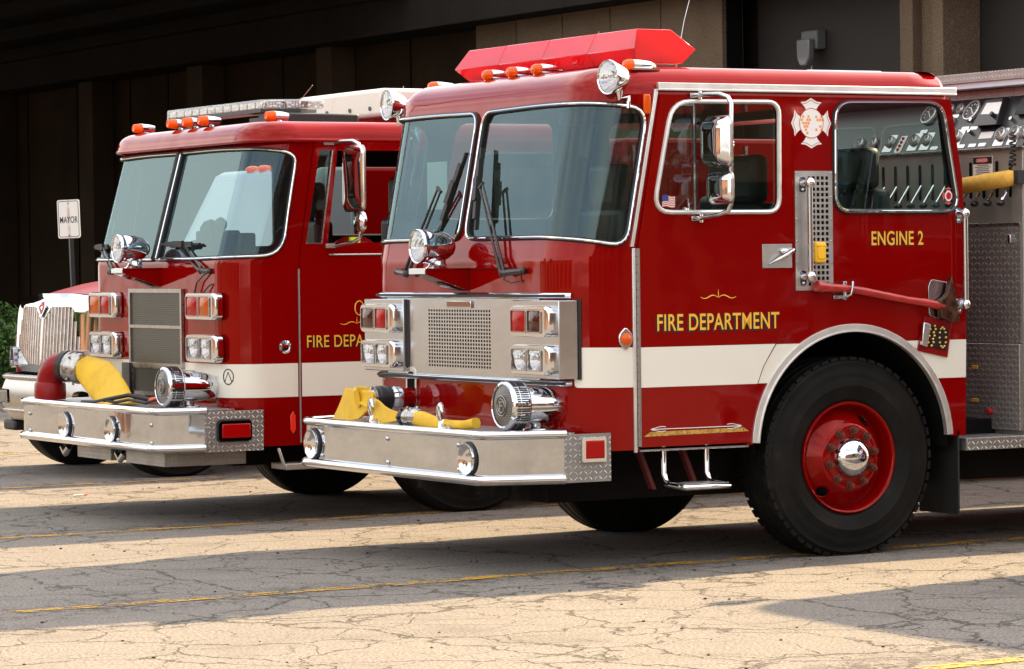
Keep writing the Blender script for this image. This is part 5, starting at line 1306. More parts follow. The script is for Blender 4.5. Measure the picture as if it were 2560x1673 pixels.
    for a, b in segs:
        a_, b_ = V3(a[0], a[1], 0), V3(b[0], b[1], 0); d_ = (b_-a_).normalized(); nn = V3(1, 0, 0); L = (b_-a_).length; n = max(2, int(L/0.12))
        m = MB(); q = MB()
        for k in range(n):
            c = a_+d_*(L*(k+0.5)/n)+V3(0.045, 0, (zl0+zl1)/2+0.003); hw = L/n*0.42
            m.obox(c, d_*hw, V3(0.02, 0, 0), V3(0, 0, 0.022))
            for j in range(5): m.obox(c-V3(0.022, 0, 0)+d_*hw*(-0.7+0.35*j), d_*0.005, V3(0.004, 0, 0), V3(0, 0, 0.018), 1)
        o = m.build('light_module', ['chrome_dull', 'label_white'], lb)
        q = MB(); c = (a_+b_)/2+V3(0.09, 0, (zl0+zl1)/2+0.004); q.obox(c, d_*(L/2-0.002), V3(0.09, 0, 0), V3(0, 0, (zl1-zl0)/2)); q.build('light_bar_lens', 'clear_lens', lb, bevel=0.014, seg=3)
    m = MB(); m.box(0.10, 0.60, 0.28, 0.9, 2.54, 2.60); m.build('bar_tray', 'black_satin', lb, bevel=0.01)
    # white hose bed cover behind the cab
    m = MB(); m.box(0.92, 4.2, 0.58, 1.87, 2.600, 2.790)
    wb = m.build('hose_bed_cover', WHT, R, bevel=0.03, seg=3)
    m = MB()
    for y in (0.75, 1.05, 1.40, 1.72): m.cyl((0.925, y, 2.66), (0.910, y, 2.66), 0.014, n=10)
    m.build('cover_bolts', 'interior_grey', wb)
    m = MB(); m.cyl((1.3, 1.0, 2.75), (1.3, 1.0, 2.83), 0.004, n=6); m.build('antenna', 'chrome_dull', R); m = MB(); m.tube([(0.75, 1.72, 2.54), (0.78, 1.6, 2.72), (0.82, 1.42, 2.85)], 0.003, 6); m.build('antenna', 'chrome_dull', R)
    # bumper
    path = [(-0.640, -0.004), (-0.89, 0.045), (-0.93, 0.060), (-0.948, 0.09), (-0.952, 0.14), (-0.952, 2.30), (-0.948, 2.35), (-0.93, 2.38), (-0.89, 2.395), (-0.640, 2.444)]
    bo = bumper(R, path, 0.738, 0.478, -0.44, (0.76, 1.56), (0.12, 0.665, 1.655, 2.22), (-0.648, -0.245, -0.008, 0.462, 0.717), (-0.562, -0.335, 0.530, 0.655), hornz=0.585, boltz=(0.525, 0.640), lightstyle=1)
    for a, b in ((0.14, 0.76), (1.02, 1.60)):
        m = MB(); m.box(-0.86, -0.30, a, b, 0.372, 0.470); m.build('tool_box', 'diamond_plate', bo, bevel=0.004)
    for y in (0.90, 1.86):
        m = MB(); m.tube([(-0.80, y-0.04, 0.47), (-0.84, y-0.05, 0.42), (-0.84, y, 0.385), (-0.84, y+0.05, 0.42), (-0.80, y+0.04, 0.47)], 0.022, 8)
        m.build('tow_loop', 'chrome_dull', bo)
    siren(R, -0.80, 0.30, 0.868, -0.62, 0.730, 0.98)
    # red elbow
    m = MB(); bx, by = -0.84, 2.13; ed = Vector((0.50, -0.86, 0)).normalized()
    m.lathe([(0.105, 0), (0.108, 0.02), (0.106, 0.10), (0.098, 0.115), (0.092, 0.12)], (bx, by, 0.735), (0, 0, 1), 32)
    P = []
    for i in range(9):
        t = radians(100*i/8); P.append((bx+ed.x*0.115*(1-cos(t)), by+ed.y*0.115*(1-cos(t)), 0.85+0.115*sin(t)))
    m.tube(P, 0.090, 28); el = m.build('intake_elbow', 'hood_red', R, ang=60)
    A = V3(0.50, -0.86, -0.16).normalized(); O = V3(*P[-1])
    m = MB(); m.lathe([(0.095, -0.02), (0.106, -0.015), (0.108, 0.02), (0.100, 0.03), (0.100, 0.045)], O, A, 32); m.build('elbow_swivel', 'black_plastic', el, ang=40)
    m = MB(); m.lathe([(0.104, 0.035), (0.106, 0.05), (0.098, 0.06), (0.098, 0.10), (0.104, 0.105), (0.104, 0.135), (0.092, 0.15), (0.085, 0.15)], O, A, 32)
    for k in range(8):
        t = 2*pi*k/8; X = A.cross(V3(0, 0, 1)).normalized(); Y = A.cross(X); m.cyl(O+A*0.08+(X*cos(t)+Y*sin(t))*0.098, O+A*0.08+(X*cos(t)+Y*sin(t))*0.118, 0.009, n=8)
    m.build('elbow_coupling', 'aluminium', el, ang=40)
    # mirrors
    m = MB(); m.tube([(0.27, -0.008, 2.398), (0.29, -0.06, 2.405), (0.325, -0.18, 2.405), (0.34, -0.225, 2.385), (0.345, -0.235, 2.34), (0.345, -0.235, 1.83), (0.34, -0.225, 1.79), (0.325, -0.18, 1.765), (0.27, -0.010, 1.745)], 0.013, 10)
    ma = m.build('mirror_arm', 'chrome_dull', D, ang=60)
    m = MB(); m.box(0.20, 0.275, -0.022, -0.006, 2.385, 2.410); m.build('mirror_clamp', 'steel', ma, bevel=0.003); m = MB(); m.box(0.205, 0.275, -0.022, -0.006, 1.730, 1.758); m.build('mirror_clamp', 'steel', ma, bevel=0.003)
    mirror(R, 0.322, -0.355, -0.058, 1.962, 2.372, 0.05, 0.03, parent=D)
    m = MB(); m.lathe([(0.072, 0.0), (0.074, 0.012), (0.066, 0.026), (0.04, 0.038), (0, 0.042)], (0.36, -0.22, 1.893), (-1, 0, 0), 28); m.build('round_mirror', 'chrome', D, ang=60)
    wheel(R, 1.27, 0.035, 0.535, 0.55, 1, detail=False); wheel(R, 1.22, W-0.035, 0.535, 0.55, -1, detail=False)
    wheel(R, 6.6, 0.035, 0.535, 0.55, 1, detail=False); wheel(R, 6.6, W-0.035, 0.535, 0.55, -1, detail=False)
    A_ = arc(1.36, 0.60, 0.645, radians(-10), radians(190), 40)
    for yy0, yy1 in ((0.001, 0.6), (W-0.6, W-0.001)):
        m = MB(); vs = [V3(u, yy0, v) for u, v in A_]+[V3(u, yy1, v) for u, v in A_]; n = len(A_); m.add(vs, [(i, i+1, i+1+n, i+n) for i in range(n-1)]); m.add([V3(u, yy1 if yy0 < 1 else yy0, v) for u, v in A_], [tuple(range(n))])
        m.build('wheel_well', 'dark_void', R)
    m = MB(); m.box(-0.10, 0.55, -0.02, 0.20, 0.33, 0.37); m.tube([(-0.14, -0.0, 0.47), (-0.10, -0.01, 0.34)], 0.012, 6); m.build('entry_step', 'steel', R, bevel=0.01)
    chassis_and_light_blocks(R, W, -0.4, 8.6, (1.42, 6.6)); interior(R, W, 1)
    m = MB(); m.box(2.45, 8.8, 0.02, W-0.02, 0.62, 2.45); rb = m.build('rear_body', [RED], R, bevel=0.03)
    m = MB(); m.box(2.46, 8.7, 0.010, 0.016, 0.792, 1.004); m.build('white_stripe', 'tape_white', rb)
    m = MB(); m.box(2.50, 2.52, -0.01, 0.015, 1.15, 2.40); m.box(3.4, 3.42, -0.01, 0.015, 1.15, 2.40); m.tube([(2.60, -0.05, 1.30), (2.60, -0.05, 2.30)], 0.015, 8); m.build('body_trim', 'aluminium', rb)
    return R

# ================================================================== third truck with long hood
def build_engine_far():
    R = empty('fire_engine', (0.0, 8.53, 0), 'far left red fire engine with long hood and chrome slatted grille', 'fire engine', 'fire engines parked side by side')
    W = 2.3; yc = W/2-0.02
    # hood: loft of cross sections
    m = MB(); vs = []; fs = []
    secs = [(0.62, 0.80, 1.375, 0.90), (0.66, 0.86, 1.412, 0.90), (0.80, 0.92, 1.455, 0.88), (1.05, 0.98, 1.51, 0.85), (1.5, 1.03, 1.585, 0.8), (2.1, 1.06, 1.66, 0.8)]
    n = 17
    for (x, hw, zt, zs) in secs:
        for i in range(n):
            t = -1+2*i/(n-1); a = abs(t); yy = yc+hw*(1 if t > 0 else -1)*min(1, a*1.25)**0.9
            z = zt-(zt-zs)*max(0, (a-0.55)/0.45)**2.2-0.04*a
            vs.append(V3(x, yy, z))
    for j in range(len(secs)-1):
        for i in range(n-1): fs.append((j*n+i, j*n+i+1, (j+1)*n+i+1, (j+1)*n+i))
    fs.append(tuple(range(n))); m.add(vs, fs); m.build('hood', 'hood_red', R, ang=50)
    xg = 0.43
    fn = lambda u, v, d=0.0: V3(xg+d+0.12*((u-yc)/0.9)**2+0.07*max(0, v-0.9)+1.2*max(0, v-1.33)**1.35, u, v)
    shell = rpoly([(yc-0.98, 0.86), (yc-0.50, 0.80), (yc+0.55, 0.80), (yc+0.80, 0.86), (yc+0.80, 1.26), (yc+0.66, 1.365), (yc+0.36, 1.420), (yc-0.42, 1.425), (yc-0.80, 1.40), (yc-1.02, 1.25)], [0.05, 0.05, 0.05, 0.1, 0.12, 0.14, 0.1, 0.1, 0.14, 0.1])
    gl = rpoly([(yc+0.015, 0.855), (yc+0.30, 0.865), (yc+0.68, 1.00), (yc+0.52, 1.318), (yc+0.17, 1.318), (yc+0.02, 1.205)], [0.02, 0.04, 0.05, 0.05, 0.04, 0.02])
    gr = [(2*yc-u, v) for u, v in gl]
    m = MB(); m.panel(dens(shell, 0.06), [dens(gl, 0.05), dens(gr, 0.05)], fn, 0.04, grid=0.08, normals=True)
    sh = m.build('grille_shell', 'chrome', R, ang=40)
    for q in (gl, gr):
        m = MB(); u0 = min(p[0] for p in q); u1 = max(p[0] for p in q); n = 11
        for k in range(n):
            u = u0+(u1-u0)*(k+0.5)/n
            cr = []
            for i in range(len(q)):
                a, b = q[i], q[(i+1) % len(q)]
                if (a[0]-u)*(b[0]-u) < 0: cr.append(a[1]+(b[1]-a[1])*(u-a[0])/(b[0]-a[0]))
            if len(cr) >= 2:
                z0, z1 = min(cr), max(cr); m.tube([fn(u, z0+(z1-z0)*t/4, 0.012) for t in range(5)], 0.021, 8)
        m.build('grille_slats', 'chrome_dull', sh, ang=60)
    m = MB(); m.panel(dens(shell, 0.1), [], lambda u, v, d=0.0: fn(u, v, 0.045), grid=0.1); m.build('grille_backing', 'dark_void', sh)
    m = MB(); cy, cz = yc-0.0, 1.315
    dia = lambda k: [(cy, cz+0.075*k), (cy+0.085*k, cz), (cy, cz-0.085*k), (cy-0.085*k, cz)]
    m.prism(dia(1.0), lambda u, v, d: fn(u, v, -0.004-d), 0, 0.012); em = m.build('diamond_emblem', 'chrome', sh, bevel=0.002)
    m = MB(); m.panel(dia(0.72), [dia(0.36)], lambda u, v, d=0: fn(u, v, -0.018)); m.build('emblem_red', 'decal_red', em)
    # headlamps, bumper, fenders
    for sg in (1, -1):
        yy = lambda t: yc+sg*t
        m = MB(); m.prism(rpoly([(yy(0.52), 0.845), (yy(0.96), 0.815), (yy(1.06), 0.90), (yy(0.98), 0.99), (yy(0.66), 0.985)], 0.02), lambda u, v, d: V3(xg-0.01+0.30*max(0, abs(u-yc)-0.5)-d, u, v), -0.1, 0.02)
        h = m.build('headlight', 'chrome_dull', R, bevel=0.008)
        m = MB(); m.prism(rpoly([(yy(0.80), 0.845), (yy(0.96), 0.835), (yy(1.03), 0.90), (yy(0.96), 0.965), (yy(0.85), 0.955)], 0.015), lambda u, v, d: V3(xg-0.01+0.30*max(0, abs(u-yc)-0.5)-d, u, v), 0.0, 0.028); m.build('headlight_lens', 'clear_lens', h, bevel=0.004)
        m = MB(); m.prism(rpoly([(yy(0.60), 0.885), (yy(0.78), 0.875), (yy(0.78), 0.975), (yy(0.66), 0.98)], 0.01), lambda u, v, d: V3(xg-0.01+0.30*max(0, abs(u-yc)-0.5)-d, u, v), 0.0, 0.03); m.build('indicator_lens', 'dark_red_lens', h, bevel=0.004)
        m = MB(); m.box(0.62, 1.9, *sorted((yy(0.98), yy(1.10))), 0.62, 1.12); m.build('fender', 'hood_red', R, bevel=0.08, seg=4)
    bf = lambda u, v, d=0.0: V3(0.27+1.5*max(0, abs(u-yc)-0.45)**1.5+0.05*((v-0.62)/0.16)**2+d, u, v)
    m = MB(); out = rpoly([(yc-0.74, 0.42), (yc+0.72, 0.42), (yc+0.80, 0.60), (yc+0.81, 0.775), (yc-0.81, 0.775)], [0.05, 0.06, 0.02, 0.05, 0.05])
    sl = [rpoly(rect(yc+0.28, yc+0.62, 0.555, 0.665), 0.03), rpoly(rect(yc-0.62, yc-0.28, 0.555, 0.665), 0.03), rpoly(rect(yc+0.67, yc+0.76, 0.545, 0.67), 0.04), rpoly(rect(yc-0.76, yc-0.67, 0.545, 0.67), 0.04)]
    m.panel(dens(out, 0.08), [dens(s_, 0.05) for s_ in sl], bf, 0.05, grid=0.10, normals=True); m.tube([bf(yc-0.80+1.60*i/20, 0.765, -0.01) for i in range(21)], 0.02, 8); m.tube([bf(yc-0.78+1.56*i/20, 0.50, -0.006) for i in range(21)], 0.014, 8)
    bp_ = m.build('bumper', 'aluminium', R, ang=50)
    m = MB(); m.box(0.40, 0.45, yc-0.56, yc+0.56, 0.45, 0.76); m.build('bumper_backing', 'dark_void', bp_)
    m = MB(); m.box(0.34, 0.5, yc+0.36, yc+0.62, 0.33, 0.41); m.build('air_dam', 'black_rubber', bp_, bevel=0.02)
    wheel(R, 1.15, 0.04, 0.50, 0.51, 1, detail=False); wheel(R, 1.15, W-0.04, 0.50, 0.51, -1, detail=False)
    wheel(R, 6.2, W-0.04, 0.50, 0.51, -1, detail=False); wheel(R, 6.2, 0.04, 0.50, 0.51, 1, detail=False)
    # cab and body behind the hood
    m = MB(); prof = [(2.0, 0.75), (2.0, 1.62), (2.42, 2.38), (2.50, 2.42), (2.72, 2.42), (2.72, 0.75)]
    m.prism(prof, lambda u, v, d: V3(u, d, v), 0.10, W-0.10); cb = m.build('cab', 'cab_white', R, bevel=0.05, seg=3)
    m = MB(); m.add([(2.03, 0.22, 1.70), (2.03, W-0.22, 1.70), (2.385, W-0.25, 2.32), (2.385, 0.25, 2.32)], [(0, 1, 2, 3)]); m.build('windshield', 'pale_glass', cb)
    for y in (yc-0.45, yc-0.22, yc, yc+0.22, yc+0.45): m = MB(); m.sphere((2.50, y, 2.425), 0.05, 12, 0, (1.2, 1.6, 0.6)); m.build('roof_marker', 'amber', cb)
    m = MB(); m.box(2.74, 8.2, 0.12, W-0.02, 0.65, 2.40); m.box(0.9, 8.0, 0.7, 1.6, 0.5, 0.72, 1); m.build('rear_body', [RED, 'underbody'], R, bevel=0.03)
    return R

E1 = build_engine_near()
E2 = build_engine_middle()
E3 = build_engine_far()

# ================================================================== things lying on the trucks
def ribbon(path, width, thick, n=8):
    """flat hose: rounded thin section swept along (point, across) pairs"""
    m = MB(); K = len(path); vs = []; fs = []; S_ = 16
    for i, (p, ac, w_, t_) in enumerate(path):
        p = Vector(p); ac = Vector(ac).normalized()
        a = Vector(path[i-1][0]) if i else p; b = Vector(path[i+1][0]) if i < K-1 else p
        T = (b-a).normalized(); ac = (ac-T*ac.dot(T)).normalized(); N_ = T.cross(ac)
        for j in range(S_):
            t = 2*pi*j/S_; c, s_ = cos(t), sin(t)
            cc = (abs(c)**0.6)*(1 if c > 0 else -1)
            vs.append(p+ac*cc*w_/2+N_*s_*t_/2)
    for i in range(K-1):
        for j in range(S_): fs.append((i*S_+j, i*S_+(j+1) % S_, (i+1)*S_+(j+1) % S_, (i+1)*S_+j))
    fs.append(tuple(reversed(range(S_)))); fs.append(tuple(range((K-1)*S_, K*S_)))
    m.add(vs, fs); return m
def smooth(path, k=4):
    """catmull-rom through (p, across, w, t)"""
    out = []; n = len(path)
    g = lambda i: path[max(0, min(n-1, i))]
    for i in range(n-1):
        for j in range(k):
            t = j/k; r = []
            for c in range(4):
                P = [Vector(g(i+q)[c]) if c < 2 else g(i+q)[c] for q in (-1, 0, 1, 2)]
                r.append(0.5*((2*P[1])+(P[2]-P[0])*t+(2*P[0]-5*P[1]+4*P[2]-P[3])*t*t+(3*P[1]-P[0]-3*P[2]+P[3])*t*t*t))
            out.append(tuple(r))
    out.append(path[-1]); return out
def near_hose():
    o3 = (-0.75, 1.5, 0.748)
    H = empty('fire_hose', o3, 'flat yellow fire hose folded over the bumper of the nearest fire engine', 'fire hose', 'yellow hoses on the bumpers')
    def flat(poly, fn, th, bev, n=4):
        m = MB(); P = dens(rpoly(poly, 0.012, 3), 0.02)
        m.panel(P, [], lambda u, v, d=0.0: fn(u, v)+V3(d, 0, 0)-Vector(o3), th, grid=0.018)
        return m.build('hose_fabric', 'hose_yellow', H, bevel=0.0, ang=50)
    flat([(1.47, 0.905), (1.60, 0.925), (1.815, 0.925), (1.960, 0.752), (1.72, 0.748), (1.60, 0.765), (1.50, 0.825)], lambda u, v: V3(-0.740+0.012*sin(u*14)+0.10*(v-0.75), u+0.105, v+0.003*sin(u*22)), 0.016, 0)
    flat([(1.62, 0.850), (1.53, 0.885), (1.40, 0.865), (1.22, 0.828), (1.095, 0.806), (1.10, 0.775), (1.20, 0.758), (1.34, 0.748), (1.395, 0.750), (1.44, 0.790), (1.48, 0.825), (1.55, 0.832)], lambda u, v: V3(-0.762+0.016*sin(u*13+1)+0.02*(v-0.8)/0.05*0.5, u+0.07, v), 0.020, 0)
    m = ribbon(smooth([((-0.625, 1.79, 0.869), (0, 0, 1), 0.115, 0.105), ((-0.675, 1.785, 0.875), (0, 0, 1), 0.13, 0.07), ((-0.725, 1.75, 0.880), (0, 0.3, 1), 0.12, 0.04), ((-0.76, 1.69, 0.875), (0, 0.3, 1), 0.10, 0.03)]), 0, 0); m.v = [v-Vector(o3) for v in m.v]; m.build('hose_fabric', 'hose_yellow', H, ang=60)
    path = [((-0.745, 0.98, 0.790), (0, 0, 1), 0.085, 0.085), ((-0.745, 0.92, 0.785), (0, 0, 1), 0.085, 0.07), ((-0.745, 0.82, 0.775), (0.2, 0, 1), 0.075, 0.05), ((-0.735, 0.70, 0.766), (0.5, 0, 1), 0.06, 0.04), ((-0.725, 0.58, 0.768), (0.5, 0, 1), 0.05, 0.045), ((-0.715, 0.50, 0.772), (0, 0, 1), 0.05, 0.05), ((-0.705, 0.405, 0.785), (0, 0, 1), 0.056, 0.056)]
    m = ribbon(smooth(path), 0, 0); m.v = [v-Vector(o3) for v in m.v]; m.build('hose_fabric', 'hose_yellow', H, ang=60)
    def cp(p, a, prof, mt):
        m = MB(); m.lathe(prof, Vector(p)-Vector(o3), a, 28)
        for k in range(6):
            t = 2*pi*k/6; A = Vector(a).normalized(); X = A.cross(V3(0, 0, 1)).normalized(); Y = A.cross(X); q = Vector(p)-Vector(o3)+A*prof[3][1]+(X*cos(t)+Y*sin(t))*prof[3][0]*0.97
            m.cyl(q, q+(X*cos(t)+Y*sin(t))*0.014, 0.007, n=8)
        m.build('hose_coupling', mt, H, ang=40)
    cp((-0.600, 1.79, 0.869), (-1, 0.0, 0), [(0.058, 0), (0.064, 0.005), (0.066, 0.02), (0.066, 0.03), (0.060, 0.038), (0.060, 0.05), (0.056, 0.055)], 'aluminium')
    cp((-0.760, 1.145, 0.792), (0.08, -1, 0.0), [(0.038, 0), (0.044, 0.01), (0.046, 0.02), (0.046, 0.035), (0.040, 0.045), (0.040, 0.05), (0.03, 0.06)], 'black_plastic')
    cp((-0.752, 1.09, 0.793), (0.08, -1, 0.0), [(0.045, 0), (0.052, 0.008), (0.054, 0.03), (0.054, 0.045), (0.047, 0.055), (0.050, 0.07), (0.050, 0.09), (0.044, 0.12), (0.042, 0.13)], 'aluminium')
def middle_hose():
    o3 = (-0.8, 9.3-4.0+0.35, 0.74)
    H = empty('fire_hose', o3, 'wide yellow fire hose drooping from the red elbow on the middle fire engine bumper', 'fire hose', 'yellow hoses on the bumpers')
    path = [((-0.705, 5.955, 0.945), (0.86, 0.5, 0.1), 0.17, 0.17), ((-0.675, 5.90, 0.935), (0.7, 0.4, 0.6), 0.20, 0.15), ((-0.66, 5.80, 0.905), (0.5, 0.4, 0.8), 0.24, 0.09), ((-0.67, 5.66, 0.865), (0.4, 0.5, 0.8), 0.27, 0.06), ((-0.69, 5.52, 0.825), (0.4, 0.6, 0.8), 0.27, 0.05), ((-0.71, 5.38, 0.785), (0.4, 0.75, 0.6), 0.24, 0.045), ((-0.73, 5.26, 0.758), (0.6, 0.6, 0.35), 0.20, 0.03), ((-0.74, 5.12, 0.746), (0.9, 0.3, 0.1), 0.15, 0.018), ((-0.72, 4.98, 0.744), (1, 0.2, 0), 0.12, 0.016)]
    m = ribbon(smooth(path), 0, 0); m.v = [v-Vector(o3) for v in m.v]; m.build('hose_fabric', 'hose_yellow', H, ang=60)
    m = MB(); P = [(-0.93, 5.38, 0.748), (-0.91, 5.2, 0.752), (-0.90, 5.08, 0.768), (-0.86, 4.98, 0.752), (-0.84, 4.8, 0.775), (-0.80, 4.62, 0.758), (-0.74, 4.5, 0.79), (-0.70, 4.46, 0.75)]
    m.tube([Vector(p)-Vector(o3) for p in P], 0.010, 8); m.tube([Vector(p)-Vector(o3) for p in [(-0.90, 5.08, 0.765), (-0.80, 4.9, 0.80), (-0.68, 4.75, 0.765), (-0.62, 4.6, 0.80), (-0.6, 4.45, 0.755)]], 0.014, 8); m.build('hose_strap', 'black_rubber', H)
    m = MB(); m.tube([Vector(p)-Vector(o3) for p in [(-0.72, 4.72, 0.765), (-0.68, 4.58, 0.778), (-0.62, 4.42, 0.765)]], 0.024, 8); m.build('cord_end', 'cone_orange', H)
near_hose(); middle_hose()

def fire_axe():
    o3 = Vector((1.6, -0.05, 1.40))
    A = empty('fire_axe', o3, 'red handled fire axe clamped along the side of the nearest fire engine', 'axe')
    y = -0.042
    P = [(1.155, y, 1.478), (1.185, y, 1.472), (1.24, y, 1.468), (1.34, y, 1.463), (1.46, y, 1.446), (1.60, y, 1.420), (1.76, y, 1.392), (1.90, y, 1.373), (2.00, y, 1.352)]
    r = [0.030, 0.031, 0.024, 0.021, 0.022, 0.022, 0.021, 0.023, 0.024]
    m = MB(); m.tube([Vector(p)-o3 for p in P], r, 14, flat=1.0); m.build('axe_handle', 'wood_red', A, ang=60)
    m = MB(); f = lambda u, v, d: V3(u, y-0.006+d, v)-o3
    # head: pick above, blade below
    head = [(1.962, 1.385), (2.000, 1.402), (2.025, 1.43), (2.040, 1.49), (2.050, 1.522), (2.062, 1.47), (2.075, 1.42), (2.080, 1.385), (2.088, 1.33), (2.105, 1.270), (2.05, 1.262), (1.975, 1.290), (1.972, 1.325)]
    m.prism(head, f, -0.016, 0.022); m.build('axe_head', 'axe_steel', A, bevel=0.004)
    m = MB(); m.cyl(V3(2.118, -0.045, 1.375)-o3, V3(2.118, -0.006, 1.375)-o3, 0.022, n=12); m.build('axe_pin', 'chrome_dull', A)
    m = MB(); m.tube([V3(1.375, y-0.028, 1.500)-o3, V3(1.372, y-0.034, 1.47)-o3, V3(1.362, y-0.032, 1.43)-o3, V3(1.345, y-0.01, 1.415)-o3], 0.007, 8); m.box(1.285-o3.x, 1.35-o3.x, -0.020-o3.y, -0.002-o3.y, 1.405-o3.z, 1.425-o3.z); m.box(1.33-o3.x, 1.352-o3.x, -0.05-o3.y, -0.002-o3.y, 1.40-o3.z, 1.50-o3.z); m.build('axe_clamp', 'chrome_dull', A, bevel=0.003)
fire_axe()

# ================================================================== ground, markings
m = MB(); m.add([(-160, -160, 0), (180, -160, 0), (180, 160, 0), (-160, 160, 0)], [(0, 1, 2, 3)])
tag(m.build('ground', 'asphalt'), kind='structure')
def bay_line(x0, y0, x1, y1, w_, label):
    m = MB(); n = 60; d = Vector((x1-x0, y1-y0)); L = d.length; d /= L; nn = Vector((-d.y, d.x)); rnd = random.Random(int(y0*10)+7); vs = []
    for i in range(n+1):
        c = Vector((x0, y0))+d*L*i/n; k = w_/2*(1+rnd.uniform(-0.12, 0.12)); a = c-nn*k; b = c+nn*k; vs += [(a.x, a.y, 0.004), (b.x, b.y, 0.004)]
    m.add(vs, [(2*i, 2*i+2, 2*i+3, 2*i+1) for i in range(n)]); return tag(m.build('road_marking', 'line_paint'), label, kind='structure')
bay_line(-6.5, -0.215, 9.0, 0.66, 0.12, 'worn yellow bay line under the nearest engine wheel')
bay_line(-6.0, 3.72, 9.0, 4.66, 0.11, 'yellow bay line between the two nearest engines')
bay_line(-5.0, 7.94, 9.0, 8.72, 0.11, 'yellow bay line beyond the middle engine')
bay_line(-1.22, -4.175, 9.0, -3.55, 0.11, 'yellow bay line at the lower right corner')
bay_line(-3.0, 12.1, 9.0, 12.8, 0.085, 'farthest yellow bay line')
m = MB(); rnd = random.Random(9)
for i in range(170):
    x, y = rnd.uniform(-5, 1.5), rnd.uniform(-4.5, 7.5); s_ = rnd.uniform(0.004, 0.012)
    m.sphere((x, y, s_*0.3), s_, 6, 0, (1, rnd.uniform(0.6, 1), 0.5))
tag(m.build('grit', 'soil'), kind='stuff')
m = MB(); o3 = (-0.28, 7.05, 0.006); m.cyl((-0.06, 0, 0.004), (0.02, 0.01, 0.004), 0.006, n=8); m.cyl((0.02, 0.01, 0.004), (0.05, 0.014, 0.004), 0.006, n=8, m=1)
o = m.build('litter_stub', ['label_white', 'cone_orange']); o.location = o3; tag(o, 'small white and orange stub of litter on the asphalt below the middle engine bumper', 'litter')

# ================================================================== building behind
XW = 12.0
B = empty('concrete_building', (XW, 20, 0), 'concrete building with exposed aggregate wall panels and a deep dark canopy', 'building')
def bpart(m, name, mat, parent=None, bevel=0.0):
    m.v = [v-Vector((XW, 20, 0)) for v in m.v]; return m.build(name, mat, parent or B, bevel=bevel)
js = [23.57, 22.47, 21.27, 20.09, 18.90, 17.53]
for a, b in zip(js[:-1], js[1:]):
    m = MB(); m.box(XW, XW+0.3, b+0.012, a-0.012, 0.0, 5.2); bpart(m, 'wall_panel', 'aggregate', bevel=0.006)
m = MB(); m.box(XW+0.06, XW+0.28, 17.53, 23.57, 0, 5.2); bpart(m, 'panel_joints', 'dark_void')
m = MB(); m.box(XW+0.5, XW+0.6, 14.03, 17.53, 0.0, 5.2); bpart(m, 'dark_bay', 'dark_door')
m = MB(); m.box(XW+0.5, XW+0.6, 6.0, 13.26, 0.0, 5.2); bpart(m, 'dark_bay', 'dark_door')
m = MB()
m.box(XW, XW+0.5, 13.80, 14.03, 0, 5.6); m.box(XW, XW+0.5, 13.26, 13.45, 0, 5.6); m.box(XW+0.12, XW+0.5, 13.45, 13.80, 0, 5.6)
bpart(m, 'pilaster', 'aggregate', bevel=0.01)
m = MB(); m.box(XW, XW+0.5, 5.4, 6.0, 0, 5.6); bpart(m, 'pilaster', 'aggregate', bevel=0.01)
m = MB(); m.box(XW+0.3, XW+0.4, 23.57, 70, 0, 6.0); bpart(m, 'recess_wall', 'aggregate_shaded')
m = MB()
for y in (26.0, 30.2, 34.6, 36.2, 38.6, 41.0, 43.5, 46):
    m = MB(); m.box(XW+0.285, XW+0.301, y, y+0.03, 0, 6.0); bpart(m, 'wall_joint', 'dark_void')
for y0, y1 in ((27.75, 28.25), (32.35, 32.95), (36.95, 37.55), (41.6, 42.2)):
    m = MB(); m.box(XW-0.1, XW+0.29, y0, y1, 0, 6.0); bpart(m, 'pillar', 'aggregate_half_shaded', bevel=0.01)
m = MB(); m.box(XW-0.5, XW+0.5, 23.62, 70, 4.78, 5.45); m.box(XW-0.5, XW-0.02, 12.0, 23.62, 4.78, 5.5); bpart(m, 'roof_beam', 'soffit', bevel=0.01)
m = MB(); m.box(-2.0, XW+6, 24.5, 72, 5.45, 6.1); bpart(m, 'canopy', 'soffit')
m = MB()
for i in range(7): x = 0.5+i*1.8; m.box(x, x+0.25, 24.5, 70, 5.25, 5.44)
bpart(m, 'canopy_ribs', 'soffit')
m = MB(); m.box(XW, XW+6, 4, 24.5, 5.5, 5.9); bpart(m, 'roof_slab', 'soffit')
m = MB(); m.box(XW+0.62, XW+6, 4, 70, 0, 5.4); bpart(m, 'building_core', 'dark_door')
# wall lamp
def wall_lamp():
    o3 = Vector((XW+0.5, 16.28, 4.0)); L = empty('wall_lamp', o3, 'bulkhead wall lamp with a ribbed glass shade on the dark bay of the building', 'wall lamp')
    m = MB(); m.box(-0.14, 0.0, -0.16, 0.16, 0.02, 0.24); m.build('lamp_body', 'interior_grey', L, bevel=0.02)
    m = MB(); m.prism(rpoly([(-0.13, 0.14), (0.13, 0.14), (0.12, -0.08), (0.06, -0.17), (-0.06, -0.17), (-0.12, -0.08)], 0.03), lambda u, v, d: V3(-0.14-d, u, v), 0, 0.09)
    m.build('lamp_glass', 'lamp_ribbed', L, bevel=0.03, seg=3)
    m = MB(); m.cyl((-0.10, 0, -0.16), (-0.10, 0, -0.26), 0.012, n=8); m.sphere((-0.10, 0, -0.27), 0.022, 8); m.build('lamp_pull', 'anodised', L)
wall_lamp()
